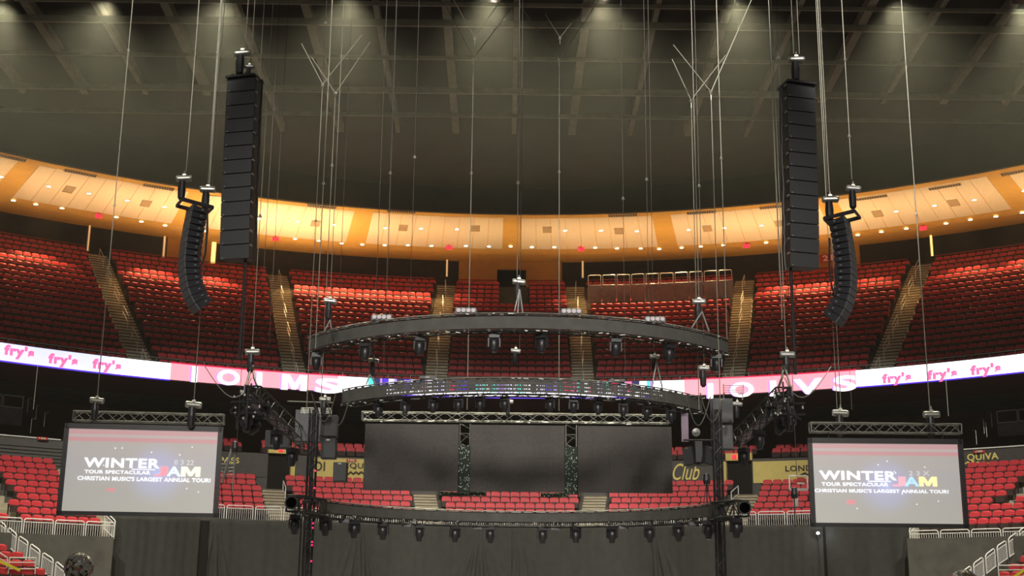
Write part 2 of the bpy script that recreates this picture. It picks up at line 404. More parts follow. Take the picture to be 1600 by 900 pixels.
# aisle handrails
def handrail(a_fn, Rz, label, group, L=1.55, m='rail'):
    R0, z0 = Rz; R1 = R0+L; z1 = z0+L*UDZ/UDR
    p0 = P(R0, a_fn, z0); p1 = P(R1, a_fn, z1); d = p1-p0
    t = thing('aisle_handrail', label, 'handrail', p0, 0, group)
    H = .86
    MB().tube((0, 0, 0), (0, 0, H), .022).obj('post', M[m], t); MB().tube(d, d+Vector((0, 0, H)), .022).obj('post', M[m], t)
    MB().tube((0, 0, H), d+Vector((0, 0, H)), .024).obj('top_rail', M[m], t); MB().tube(Vector((0, 0, H*.55)), d+Vector((0, 0, H*.55)), .016).obj('mid_rail', M[m], t)
AN = ['leftmost', 'second', 'third', 'fourth', 'fifth', 'sixth']
for i in range(1, 7):
    for j, k in enumerate((0, 2.7, 6.2, 9.8, 13.4, 17.0)):
        L = 1.4 if k else .9
        handrail(aU(i, k+.8), (U0R+UDR*k, U0Z+UDZ*k), 'slim steel handrail on the %s upper aisle, %s up from the bottom' % (('%s' % ordw(i)), ordw(j+1)), 'upper aisle handrails', L)
# ================================================================ seats
def seat_backrest():
    mb = MB()
    pr = [(-.235, .52), (.235, .52), (.245, .60), (.24, .78), (.20, .845), (.12, .865), (-.12, .865), (-.20, .845), (-.24, .78), (-.245, .60)]
    n = len(pr)
    q = []
    for yo, sc_ in ((.0, 1), (.055, 1)):
        for x, z in pr: q.append((x, yo+.10*(z-.5)+(.03 if abs(x) < .15 else 0), z))
    mb.add(q, [tuple(range(n)), tuple(range(n, 2*n))[::-1]]+[(i, n+i, n+(i+1) % n, (i+1) % n) for i in range(n)]); return mb
def seat_pan():
    mb = MB()
    pr = [(-.21, .30), (.21, .30), (.225, .36), (.22, .56), (.17, .605), (-.17, .605), (-.22, .56), (-.225, .36)]
    n = len(pr)
    q = [(x, -.16+.10*(z-.3), z) for x, z in pr]+[(x, -.08+.10*(z-.3), z) for x, z in pr]
    mb.add(q, [tuple(range(n)), tuple(range(n, 2*n))[::-1]]+[(i, n+i, n+(i+1) % n, (i+1) % n) for i in range(n)]); return mb
def seat_arm(x):
    return MB().box((x, -.02, .30), (.035, .09, .6)).box((x, -.10, .615), (.045, .34, .03)).box((x, -.02, .02), (.05, .22, .04))
BK, PN, AR = seat_backrest(), seat_pan(), seat_arm(-.265)
stuffV, stuffF, stuffM = [], [], []
def stuff_seat(p, a, occupied=True):
    ca, sa = math.cos(R_(-a)), math.sin(R_(-a))
    for mb, mi in ((BK, 0), (PN, 1), (AR, 2)):
        n = len(stuffV)
        stuffV.extend([(p.x+x*ca-y*sa, p.y+x*sa+y*ca, p.z+z) for x, y, z in mb.v])
        stuffF.extend([tuple(i+n for i in f) for f in mb.f]); stuffM.extend([mi]*len(mb.f))
def row_angles(a0, a1, R, off=0, pitch=.53):
    """seat centres along a row between two aisle edges"""
    s0, s1 = R_(a0)*R, R_(a1)*R; n = int((s1-s0)/pitch+1e-6)
    if n < 1: return []
    m_ = (s1-s0-n*pitch)/2
    return [math.degrees((s0+m_+pitch*(i+.5))/R) for i in range(n)]
cand = []     # all seats: (depth, pos, angle, block, row, idx)
aRail0, aRail1 = angR(915, 440, 50.6), angR(1148, 440, 50.6)
aDoor0, aDoor1 = A(777), A(822)
for bi in range(7):
    for k in range(NU):
        R = U0R+.45+UDR*k; e = math.degrees(.70/R)
        for j, a in enumerate(row_angles(aU(bi, k)+e, aU(bi+1, k)-e, R)):
            if bi == 4 and k in (16, 17): continue
            if bi == 3 and k >= 15 and aDoor0 < a < aDoor1: continue
            cand.append(('upper', bi, k, j, P(R, a, U0Z+UDZ*k), a))
# lower bowl -----------------------------------------------------
L0R, LDR, L0Z, LDZ = 31.9, .85, 5.25, .368
VA = [(-21.2, 1.35), (-7.65, 1.25), (7.6, 1.25), (20.9, 1.3)]     # aisle centre angle, width
def lowrow(k): return L0R+LDR*k, L0Z+LDZ*k
LBL = [('left of centre doorway', -37.2, -21.2), ]
LOWB = [('far_left', -60, -38.2, -2, 7, -.42), ('left_gap', -36.9, -21.2, 0, 5, -.03), ('left_mid', -21.2, -7.65, 0, 5, 0), ('centre', -7.65, 7.6, 0, 5, 0),
        ('right_mid', 7.6, 20.9, 0, 5, 0), ('right_gap', 20.9, 36.9, 0, 5, -.03), ('far_right', 38.2, 60, -2, 7, -.12)]
WALLR = 37.05
for bi, (nm, a0, a1, k0, k1, dz) in enumerate(LOWB):
    prof = []
    kk = list(range(k0, k1+1))
    Rf = L0R-.65+LDR*k0-.55; zf = L0Z+LDZ*k0-.02
    prof = [(Rf, 0), (Rf, zf+dz)]
    for k in kk:
        R = L0R-.45+LDR*k; prof += [(R, L0Z+LDZ*k+dz), (R+LDR, L0Z+LDZ*k+dz)]
    prof += [(L0R-.45+LDR*(k1+1), 0)]
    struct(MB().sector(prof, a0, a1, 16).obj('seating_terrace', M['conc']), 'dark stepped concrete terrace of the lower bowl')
    for k in kk:
        R, z = lowrow(k)
        b0 = a0+math.degrees(.72/R) if nm not in ('far_left',) else a0
        b1 = a1-math.degrees(.72/R)
        if nm == 'far_left': b1 = a1-math.degrees(.05/R)
        if nm == 'far_right': b0 = a0+math.degrees(.05/R); b1 = a1
        if nm == 'left_gap': b0 = max(b0, -32+k*.55)
        if nm == 'right_gap': b1 = min(b1, 27.8-k*.25 if k > 1 else 31)
        for j, a in enumerate(row_angles(b0, b1, R)):
            if nm == 'far_left' and a < -45.6 and k <= 5 and abs(a+46.3) < .7: continue
            cand.append((nm, bi, k-k0, j, P(R, a, z+dz), a))
for i, (a, wd) in enumerate(VA):
    mb = MB(); mn = MB()
    for k in range(0, 6):
        for s2 in (0, 1):
            R0 = L0R-.45+LDR*(k-.5*(1-s2)); z1 = L0Z+LDZ*(k-1)+LDZ*.5*(s2+1)+.02; hw = math.degrees(wd/2/R0)
            if k == -1: z1 = L0Z+.015
            mb.sector([(R0-.02, z1-.5), (R0+.46, z1-.5), (R0+.46, z1), (R0-.02, z1)], a-hw, a+hw, 1); mn.sector([(R0-.05, z1-.04), (R0-.015, z1-.04), (R0-.015, z1+.01), (R0-.05, z1+.01)], a-hw, a+hw, 1)
    struct(mn.obj('stair_nosing', M['nose']))
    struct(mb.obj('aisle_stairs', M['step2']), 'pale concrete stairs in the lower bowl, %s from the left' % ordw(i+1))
for s_, (a, dz) in ((-1, (-37.4, -.42)), (1, (37.4, -.12))):
    mb = MB()
    for k in range(0, 9):
        for s2 in (0, 1):
            R0 = L0R-.45+LDR*(k-.5*(1-s2)); z1 = L0Z+LDZ*(k-1)+LDZ*.5*(s2+1)+.02+dz; hw = math.degrees(1.1/2/R0)
            mb.sector([(R0-.02, z1-.5), (R0+.46, z1-.5), (R0+.46, z1), (R0-.02, z1)], a-hw, a+hw, 1)
    struct(mb.obj('aisle_stairs', M['step2']), 'pale concrete side stairs beside the %s guardrail end' % ('left' if s_ < 0 else 'right'))
# side stair flashes at the frame edges
for s_, a, dz, nm in ((-1, -44.9, -.42, 'left'), (1, 44.4, -.12, 'right')):
    mb = MB()
    for k in range(1, 7):
        R0 = L0R-.45+LDR*k; z1 = L0Z+LDZ*k+dz+.03; hw = math.degrees(.9/2/R0)
        mb.sector([(R0-.02, z1-.4), (R0+.8, z1-.4), (R0+.8, z1), (R0-.02, z1)], a-hw if s_ < 0 else a-hw, a+hw, 1)
    struct(mb.obj('aisle_stairs', M['step2']), 'short pale stair flight at the %s edge of the lower bowl' % nm)
cand = [c for c in cand if not (c[0] == 'far_left' and abs(c[5]+44.9) < .95 and 3 <= c[2] <= 8) and not (c[0] == 'far_right' and abs(c[5]-44.4) < .95 and 3 <= c[2] <= 8)]
# corner retractable rows at the bottom corners
for s_, nm in ((-1, 'corner_left'), (1, 'corner_right')):
    for j, (y, xe) in enumerate(((845, -8), (857, 9), (869, 35), (882, 52), (895, 69)) if s_ < 0 else ((862, 1606), (875, 1596), (888, 1578), (900, 1562))):
        R = 28.6-.85*j; q = atR(xe, y, R); a = math.degrees(math.atan2(q.x, q.y-YC))-s_*.0
        for i in range(10):
            aa = a+s_*math.degrees(.53*(i+.35)/R)
            cand.append((nm, 8 if s_ < 0 else 9, j, i, P(R, aa, q.z-.69), aa))
        mb = MB().sector([(R-.45, 0), (R+.42, 0), (R+.42, q.z-.69), (R-.45, q.z-.69)], *sorted((a+s_*.2, a+s_*14)), 5)
        struct(mb.obj('seating_terrace', M['conc']), 'low stepped riser at the %s bottom corner' % ('left' if s_ < 0 else 'right'))
# club rows above the banner wall
for k in range(2):
    R = 42.0+.85*k; z = 9.42+.32*k
    struct(MB().sector([(R-.45, 8.72), (R+.4, 8.72), (R+.4, z), (R-.45, z)], -34, 34, 24).obj('seating_terrace', M['conc']))
    for (a0, a1) in ((-33, -21.8), (-20.6, -8.2), (-7, 7), (8.2, 20.3), (21.5, 33)):
        for j, a in enumerate(row_angles(a0, a1, R, pitch=.56)): cand.append(('club', 20, k, j, P(R, a, z), a))
for s_ in (-1, 1):
    for k in range(2):
        R = 40.6+.85*k; z = 9.3+.45*k-(0 if s_ > 0 else 0)
        for j, a in enumerate(row_angles(*sorted((s_*41.2, s_*52)), R, pitch=.56)): cand.append(('club', 20, k, j, P(R, a, z), a))
OCC = [(88, 655, 348, 810), (1262, 682, 1514, 827), (569, 662, 1050, 772), (500, 786, 1125, 818)]
def visible(c):
    x, y = proj(c[4]+Vector((0, 0, .72)))
    if not (0 < x < 1600 and 0 < y < 899): return None
    if c[0] in ('upper', 'club'): return None
    for x0, y0, x1, y1 in OCC:
        if x0 < x < x1 and y0 < y < y1: return None
    return x, y
vis = []; rest = []
for c in cand:
    v = visible(c)
    if v: vis.append((((c[4]-CAMP).length), v, c))
    else: rest.append(c)
vis.sort(key=lambda t_: t_[0])
chosen = vis[:300]; rest += [t_[2] for t_ in vis[300:]]
BN = dict(far_left='left of left screen', left_gap='right of left screen', left_mid='under left black panel', centre='under middle black panel',
          right_mid='under right black panel', right_gap='left of right screen', far_right='right of right screen', corner_left='bottom left corner', corner_right='bottom right corner')
me_b, me_p = BK.mesh('backrest', M['red']), PN.mesh('seat_pan', M['pan'])
me_a1, me_a2 = seat_arm(-.265).mesh('armrest', M['arm']), seat_arm(.265).mesh('armrest', M['arm'])
rowmap = {}
for d, v, c in chosen: rowmap.setdefault((c[0], c[2]), []).append((v[0], c))
for (bn, rk), lst in rowmap.items():
    lst.sort(key=lambda t_: t_[0])
    for n_, (x, c) in enumerate(lst):
        t = thing('stadium_seat', 'red folding seat, %s from left, row %s up, block %s' % (ordw(n_+1), ['one', 'two', 'three', 'four', 'five', 'six', 'seven', 'eight', 'nine', 'ten', 'eleven', 'twelve'][rk if not bn.startswith('corner') else 4-rk], BN[bn]),
                  'seat', c[4], R_(-c[5]), 'red folding stadium seats')
        link('backrest', me_b, t); link('seat_pan', me_p, t); link('armrest', me_a1, t); link('armrest', me_a2, t)
for c in rest:
    x, y = proj(c[4]+Vector((0, 0, .6)))
    if -60 < x < 1660 and y < 960: stuff_seat(c[4], c[5])
me = bpy.data.meshes.new('stadium_seats'); me.from_pydata(stuffV, [], stuffF)
for k in ('red', 'pan', 'arm'): me.materials.append(M[k])
me.polygons.foreach_set('material_index', stuffM); me.update()
o = link('distant_stadium_seats', me)
tag(o, 'countless red folding seats filling the upper deck and the farther lower rows', 'seats', kind='stuff')
# back rails of the upper blocks
for bi in range(7):
    e = .9
    segs = [(aU(bi, 19)+e, aU(bi+1, 19)-e)]
    if bi == 3: segs = [(aU(3, 19)+e, aDoor0), (aDoor1, aU(4, 19)-e)]
    for n_, (a0, a1) in enumerate(segs):
        R = 53.95; z = 24.05
        pts = [P(R-.05, a0+(a1-a0)*i/8, z) for i in range(9)]
        o = MB().path(pts, .035).obj('back_rail', M['redsign'])
        for q in pts[::2]: pass
        tag(o, 'thin reddish rail behind the top row, %s%s upper block from the left' % (('left piece of ' if n_ == 0 else 'right piece of ') if bi == 3 else '', ordw(bi+1)), 'rail', 'top row back rails')
# raised platform parapet in the block right of centre
Rg = 50.35
a0, a1 = aRail0+.15, aRail1-.1
t = thing('platform_parapet', 'grey panelled parapet of the wheelchair platform in the upper deck right of centre', 'parapet', P(Rg, (a0+a1)/2, 21.5))
L0 = t.location.copy()
def wmesh(mb, loc): mb.v = [(x-loc[0], y-loc[1], z-loc[2]) for x, y, z in mb.v]; return mb
mb = MB(); n = 10
for i in range(n):
    b0 = a0+(a1-a0)*i/n+.02; b1 = a0+(a1-a0)*(i+1)/n-.02
    mb.sector([(Rg, 21.55), (Rg+.12, 21.55), (Rg+.12, 22.72), (Rg, 22.72)], b0, b1, 1)
M['para'] = mat('parapet_grey_board', (.17, .14, .15), .7, noise=.12, scale=3)
wmesh(mb, L0).obj('board', M['para'], t)
for i in range(n):
    b0 = a0+(a1-a0)*i/n+.08; b1 = a0+(a1-a0)*(i+1)/n-.08; bb = (b1-b0)
    q = [P(Rg-.02, b0, 22.78), P(Rg-.02, b0, 23.42), P(Rg-.02, b0+bb*.06, 23.5), P(Rg-.02, b1-bb*.06, 23.5), P(Rg-.02, b1, 23.42), P(Rg-.02, b1, 22.78), P(Rg-.02, b0, 22.78)]
    wmesh(MB().path(q, .028), L0).obj('rail_frame', M['railg'], t)
# ================================================================ ribbon board
RB0, RB1, RBR = 12.83, 13.72, 37.0
def emis(name, c, s): return mat(name, c, emit=s, noise=0, rough=.5)
E_ = dict(lav=emis('display_lavender', (.66, .68, 1.0), 1.15), white=emis('display_white', (1, .96, 1), 1.6), pink=emis('display_pink', (1, .33, .40), 1.15),
          letter=emis('display_white_letter', (1, .95, 1), 1.6), hot=emis('display_hot_pink', (1, .16, .38), 1.1), blue=emis('display_blue_edge', (.10, .03, .75), .9),
          redge=emis('display_red_edge', (1, .02, .10), .9), shade=emis('display_purple', (.55, .30, .95), .9))
t = thing('ribbon_display', 'long curved glowing display band running round the front of the upper deck', 'display', P(RBR, 0, RB0)); RL = t.location.copy()
wmesh(MB().sector([(RBR+.05, RB0-.06), (RBR+.35, RB0-.06), (RBR+.35, RB1+.05), (RBR+.05, RB1+.05)], -60, 60, 80), RL).obj('housing', M['black'], t)
def band(name, x0, x1, m, z0=RB0, z1=RB1, r=0.):
    a0 = angR(x0, 600, RBR) if abs(x0) < 1e4 else x0/1e4; a1 = angR(x1, 600, RBR)
    a0 = max(a0, -60); a1 = min(a1, 60)
    wmesh(MB().sector([(RBR-r, z0), (RBR+.04, z0), (RBR+.04, z1), (RBR-r, z1)], a0, a1, max(2, int((a1-a0)/1.0))), RL).obj(name, m, t)
band('screen_section', -250, 172, E_['lav']); band('screen_section', 172, 265, E_['white']); band('screen_section', 265, 528, E_['pink'])
band('screen_section', 528, 575, E_['white']); band('screen_section', 1020, 1069, E_['white'])
rr = random.Random(5); x = 575.
E_['teal'] = emis('display_teal', (.10, .85, .75), .9); E_['navy'] = emis('display_navy', (.03, .03, .12), .8)
while x < 1020:
    w_ = rr.uniform(3, 12); x2 = min(1020, x+w_)
    band('screen_section', x, x2, E_[rr.choice(('white', 'hot', 'lav', 'blue', 'redge', 'teal', 'navy', 'shade', 'navy'))], RB0+.26, RB1); x = x2
band('screen_section', 575, 1020, E_['white'], RB0, RB0+.26); band('screen_section', 1069, 1338, E_['pink']); band('screen_section', 1338, 1860, E_['white'])
band('edge_strip', -250, 265, E_['blue'], RB0-.07, RB0, .01); band('edge_strip', 265, 540, E_['redge'], RB1, RB1+.06, .01)
band('edge_strip', 540, 1069, E_['blue'], RB0-.07, RB0, .01); band('edge_strip', 1069, 1338, E_['redge'], RB1, RB1+.06, .01); band('edge_strip', 1338, 1860, E_['blue'], RB0-.07, RB0, .01)
def rword(s, xc, yc, wpx, hm, m, bold=.02, R=RBR-.03, depth=.02, shear=0.):
    q = atR(xc, yc, R); a = math.degrees(math.atan2(q.x, q.y-YC)); wd = wpx/F*(q-CAMP).length/math.cos(R_(a)-math.atan2(q.x-CAMP.x, q.y))
    letters('lettering', s, wd, hm, m, t, P(R, a, (RB0+RB1)/2 if yc is None else q.z)-RL, R_(-a), depth, bold, shear)
for x, y in ((30, 551), (98.5, 564), (167, 572)): rword("fry's", x, y, 41, .70, E_['hot'], .06)
for x, y in ((1401, 592), (1472, 586), (1540, 578.5)): rword("fry's", x, y, 42, .68, E_['hot'], .06)
for s, x, y, wp in (('I', 304, 585, 8), ('O', 357, 590, 34), ('I', 405, 594, 8), ('M', 460, 598, 38), ('S', 514, 603, 42),
                    ('I', 1110, 611, 8), ('O', 1159, 609, 36), ('I', 1208, 607, 9), ('V', 1262, 604, 42), ('S', 1320, 599, 34)):
    rword(s, x-2.5, y, wp, .84, E_['shade'], .03, RBR-.025, .01); rword(s, x, y, wp, .86, E_['letter'], .03, RBR-.045, .01)
# thin grey rail above the ribbon
pts = [P(37.35, -55+i*2, 14.02) for i in range(56)]
mb = MB().path(pts, .02)
for q in pts: mb.tube(q, q-Vector((0, 0, .6)), .012, 4)
tag(mb.obj('front_rail', M['railg']), 'thin grey rail along the front edge of the upper deck above the display band', 'rail')

# ================================================================ under the upper deck
struct(MB().sector([(47.2, 8.4), (47.5, 8.4), (47.5, 12.6), (47.2, 12.6)], -60, 60, 50).obj('wall_club_back', M['maroon']))
struct(MB().sector([(37.27, 8.72), (47.5, 8.72), (47.5, 8.3), (37.27, 8.3)], -36, 36, 30).obj('floor_club', M['conc']))
for s_ in (-1, 1): struct(MB().sector([(39.96, 8.95), (47.5, 8.95), (47.5, 8.3), (39.96, 8.3)], *sorted((s_*36, s_*60)), 12).obj('floor_club', M['conc']))
struct(MB().sector([(37.3, 12.8), (47.5, 12.55), (47.5, 12.7), (37.3, 12.95)], -60, 60, 50).obj('ceiling_club', M['maroon']))
# banner wall behind the lower rows
BW0, BW1 = 6.9, 9.15
AD = [(angR(418, 735, WALLR), angR(453, 735, WALLR)), (angR(1137, 740, WALLR), angR(1175, 740, WALLR))]
segs = [(-36, AD[0][0]), (AD[0][1], AD[1][0]), (AD[1][1], 36)]
for i, (a0, a1) in enumerate(segs):
    struct(MB().sector([(WALLR, 5.2), (WALLR+.2, 5.2), (WALLR+.2, BW1), (WALLR, BW1)], a0, a1, 14).obj('wall_lower', M['dbanner']))
for s_ in (-1, 1):
    zt = 9.43
    M['slat'] = mat('grey_slatted_cladding', (.10, .095, .08), .7, noise=.1)
    mb = MB().sector([(39.75, 5), (39.95, 5), (39.95, zt), (39.75, zt)], *sorted((s_*36, s_*60)), 16)
    if s_ < 0:
        for k in range(7): mb.sector([(39.68, 7.9+.18*k), (39.75, 7.9+.18*k), (39.75, 8.0+.18*k), (39.68, 8.0+.18*k)], -60, -36, 12)
    struct(mb.obj('wall_%s_lower' % ('left' if s_ < 0 else 'right'), M['slat'] if s_ < 0 else M['dbanner']))
    pts = [P(39.7, s_*(37+i*2), zt+.03) for i in range(12)]
    struct(MB().path(pts, .04).obj('trim_%d' % (2 if s_ < 0 else 3), M['rail']))
for i, (a0, a1) in enumerate(AD):
    t = thing('doorway', 'tan framed dark doorway at the head of the lower stairs, %s of the black panels' % ('left' if i == 0 else 'right'), 'doorway', P(WALLR, (a0+a1)/2, 7.0), R_(-(a0+a1)/2), 'lower doorways')
    wd = R_(a1-a0)*WALLR
    yt = 709 if i == 0 else 720
    ztop = atR((418+453)/2 if i == 0 else 1156, yt, WALLR).z-7.0
    ztop2 = atR((418+453)/2 if i == 0 else 1156, yt-11.5, WALLR).z-7.0
    MB().box((0, .12, ztop/2-.8), (wd, .1, ztop+1.6)).box((0, .06, -.9), (wd, .2, .1)).obj('dark_passage', M['void'], t)
    MB().box((0, -.06, (ztop+ztop2)/2), (wd+.1, .35, ztop2-ztop)).obj('lintel', M['yellow'], t)
    sx = 1 if i == 0 else -1
    MB().box((sx*(wd/2+.12), -.03, (ztop-1.4)/2), (.24 if i == 0 else .16, .4, ztop+1.4-.1)).obj('jamb', M['yellow'], t)
    t2 = thing('exit_sign', 'small glowing red exit sign over the %s lower doorway' % ('left' if i == 0 else 'right'), 'sign', P(WALLR-.3, (a0+a1)/2+(.0 if i == 0 else -.35), 7.0+(ztop+ztop2)/2), R_(-(a0+a1)/2))
    MB().box((0, 0, 0), (.24, .06, .2)).obj('sign_plate', M['exitm'], t2)
    MB().tube((0, 0, .1), (0, 0, .17), .012).obj('bracket', M['black'], t2)
    for sgn in (0,):
        p = P(35.3, (a0+a1)/2, 6.6)
        h = thing('stair_handrail', 'white handrail in front of the %s lower doorway' % ('left' if i == 0 else 'right'), 'handrail', p, R_(-(a0+a1)/2))
        MB().tube((-.05, -.9, -.4), (-.05, -.9, .55), .025).obj('post', M['rail'], h); MB().tube((.08, .6, 0), (.08, .6, 1.0), .025).obj('post', M['rail'], h)
        MB().tube((-.05, -.9, .55), (.08, .6, 1.0), .028).obj('top_rail', M['rail'], h); MB().tube((-.05, -.9, .15), (.08, .6, .55), .02).obj('mid_rail', M['rail'], h)
def banner(x0, x1, y0, y1, R, m, label, text=None, tm=None, tb=None, bold=.02, zig=None, shear=0.):
    a0, a1 = angR(x0, y0, R), angR(x1, y0, R); ac = (a0+a1)/2
    z1 = atR((x0+x1)/2, y0, R).z; z0 = atR((x0+x1)/2, y1, R).z
    t = thing('wall_banner', label, 'banner', P(R, ac, z0)); L_ = t.location.copy()
    wmesh(MB().sector([(R, z0), (R+.03, z0), (R+.03, z1), (R, z1)], a0, a1, 8), L_).obj('vinyl_sheet', m, t)
    if text:
        for s, tx0, tx1, ty0, ty1 in text:
            q = atR((tx0+tx1)/2, (ty0+ty1)/2, R-.03); a = math.degrees(math.atan2(q.x, q.y-YC))
            qa, qb = atR(tx0, (ty0+ty1)/2, R), atR(tx1, (ty0+ty1)/2, R)
            hh = atR((tx0+tx1)/2, ty0, R).z-atR((tx0+tx1)/2, ty1, R).z
            letters('lettering', s, (qb-qa).length, hh, tm, t, q-L_, R_(-a), .02, bold, shear)
    if zig:
        for seg in zig:
            pts = [atR(x, y, R-.04)-L_ for x, y in seg]
            MB().path(pts, .045).obj('zigzag_line', tm, t)
    return t
RB = WALLR-.06
banner(340, 416, 711, 744, RB, M['dbanner'], 'charcoal banner reading PASS in yellow left of the left doorway', [('PASS', 343, 374, 714.5, 723.5)], M['ylet'])
banner(488, 571, 716, 752, RB, M['yellow'], 'mustard banner with dark VEEQU lettering beside the left black panel', [('OI', 490, 508, 721, 736), ('VEEQU', 521, 568, 723, 733)], M['dlet'],
       zig=[[(521, 740), (536, 740), (540, 737), (544, 741), (548, 737), (552, 741), (556, 737), (560, 741), (564, 737), (569, 741)]])
banner(1050, 1128, 722, 757, RB, M['dbanner'], 'charcoal banner with yellow script word Club right of the black panels', [('Club', 1051, 1093, 724, 750)], M['ylet'], bold=0., shear=.4)
banner(1176, 1268, 720, 754, RB, M['yellow'], 'mustard banner with dark LOND lettering left of the right screen', [('LOND', 1227, 1269, 727, 736)], M['dlet'],
       zig=[[(1249, 743), (1254, 741), (1258, 739), (1262, 742), (1266, 739)]])
banner(1506, 1598, 706, 732, 39.65, M['dbanner'], 'charcoal banner reading QUIVA in yellow right of the right screen', [('QUIVA', 1511, 1560, 708, 720.5)], M['ylet'],
       zig=[[(1508, 725), (1512, 722), (1516, 725), (1520, 722), (1524, 725), (1528, 722), (1532, 725), (1537, 722), (1541, 724), (1557, 723)]])
for s, x, y, R, l in (('104', 66, 685, 39.55, 'small dark red 104 section plate on the left slatted wall'), ('106', 549, 719.5, RB-.05, 'small red 106 section plate on the mustard banner'),
                      ('108', 1530, 705.5, 39.5, 'small red 108 section plate above the QUIVA lettering')):
    q = atR(x, y, R); a = angR(x, y, R)
    t = thing('section_plate', l, 'sign', q, R_(-a))
    MB().box((0, 0, 0), (.56, .03, .14)).obj('plate', M['redsign'], t); letters('numerals', s, .34, .10, M['wlet'], t, (0, -.03, 0), bold=.01)
# club platforms at both edges
for s_ in (-1, 1):
    R = 42.6
    if s_ < 0: e = angR(36, 640, R); rng = (-60, e); zb = atR(18, 655, R).z; zm = atR(18, 637, R).z; ztp = atR(18, 618, R).z
    else: e = angR(1558, 665, R); rng = (e, 60); zb = atR(1580, 672, R).z; zm = atR(1580, 660, R).z; ztp = atR(1580, 641, R).z
    t = thing('platform_parapet', 'grey club level parapet with steel rail frames at the %s frame edge' % ('left' if s_ < 0 else 'right'), 'parapet', P(R, e, zb), 0); L_ = t.location.copy()
    wmesh(MB().sector([(R, zb-.3), (R+.12, zb-.3), (R+.12, zm), (R, zm)], *rng, 10), L_).obj('board', M['para'], t)
    for i in range(5):
        st = math.degrees(1.15/R); b0 = e+s_*(st*i+.06); b1 = e+s_*(st*(i+1)-.06)
        q = [P(R, b0, zm+.03), P(R, b0, ztp), P(R, b1, ztp), P(R, b1, zm+.03), P(R, b0, zm+.03)]
        wmesh(MB().path(q, .03), L_).obj('rail_frame', M['railg'], t)
    for i in range(4):
        x = (49, 44, 57, 70)[i] if s_ < 0 else (1541, 1549, 1537, 1525)[i]
        y0 = (662, 630, 641, 652)[i] if s_ < 0 else (668, 652, 663, 680)[i]
        q = atR(x, y0, 41)
        g = thing('club_handrail', 'slim pale handrail post beside the %s club platform, %s of four' % ('left' if s_ < 0 else 'right', ordw(i+1)), 'handrail', q-Vector((0, 0, .5)), 0, 'club handrail posts')
        MB().tube((0, 0, 0), (0, 0, .75), .02).tube((0, 0, .75), (0, .5, .85), .02).obj('rail', M['railg'], g)
# ================================================================ guardrails
def rail_panel_parts(wd, H=.74, n=11, slope_=0.):
    fr = MB(); c = .07
    z = lambda x: slope_*(x+wd/2)
    x0, x1 = -wd/2+.03, wd/2-.03
    pts = [(x0, 0, z(x0)), (x0, 0, z(x0)+H-c), (x0+c, 0, z(x0+c)+H), (x1-c, 0, z(x1-c)+H), (x1, 0, z(x1)+H-c), (x1, 0, z(x1))]
    fr.path(pts, .024); fr.tube((x0, 0, z(x0)+.02), (x1, 0, z(x1)+.02), .02); fr.tube((x0, 0, z(x0)+H*.80), (x1, 0, z(x1)+H*.80), .02)
    bl = MB()
    for i in range(n):
        x = x0+(x1-x0)*(i+1)/(n+1); bl.tube((x, 0, z(x)+.02), (x, 0, z(x)+H*.8), .011, 4)
    return fr, bl
def place_panel(p0, p1, label, group, H=.74, n=11):
    p0 = Vector(p0); p1 = Vector(p1); d = p1-p0; wd = Vector((d.x, d.y, 0)).length
    fr, bl = rail_panel_parts(wd, H, n, d.z/wd)
    t = thing('guardrail', label, 'railing', Vector(((p0.x+p1.x)/2, (p0.y+p1.y)/2, p0.z)), math.atan2(d.y, d.x), group)
    fr.obj('frame', M['rail'], t); bl.obj('baluster_row', M['rail'], t)
Rf = 30.95; zf = 5.17
N_ = 24; aa0, aa1 = -29.6, 34
step = (aa1-aa0)/N_
for i in range(N_):
    b0 = aa0+step*i+.06; b1 = aa0+step*(i+1)-.06
    place_panel(P(Rf, b0, zf), P(Rf, b1, zf), 'white barred guardrail panel along the far front rail, %s from the left' % ordw(i+1), 'far guardrail panels', .70)
for s_ in (-1, 1):
    a0 = -37.7 if s_ < 0 else 38.0
    for i in range(9):
        st = 1.42/29.6; b0 = a0+s_*math.degrees(st)*i; b1 = a0+s_*(math.degrees(st)*(i+1)-.08)
        zz_ = 4.02
        pts = sorted((b0, b1))
        place_panel(P(29.6, pts[0], zz_), P(29.6, pts[1], zz_), 'white barred guardrail panel in front of the %s side seats, %s from the inner end' % ('left' if s_ < 0 else 'right', ordw(i+1)), 'side guardrail panels', .72)
    p0 = P(29.6, a0, 4.02); p1 = P(30.6, a0+s_*.3, 4.5)
    place_panel(p0 if s_ < 0 else p1, p1 if s_ < 0 else p0, 'short angled guardrail panel closing the %s side terrace' % ('left' if s_ < 0 else 'right'), 'terrace end panels', .8, 6)
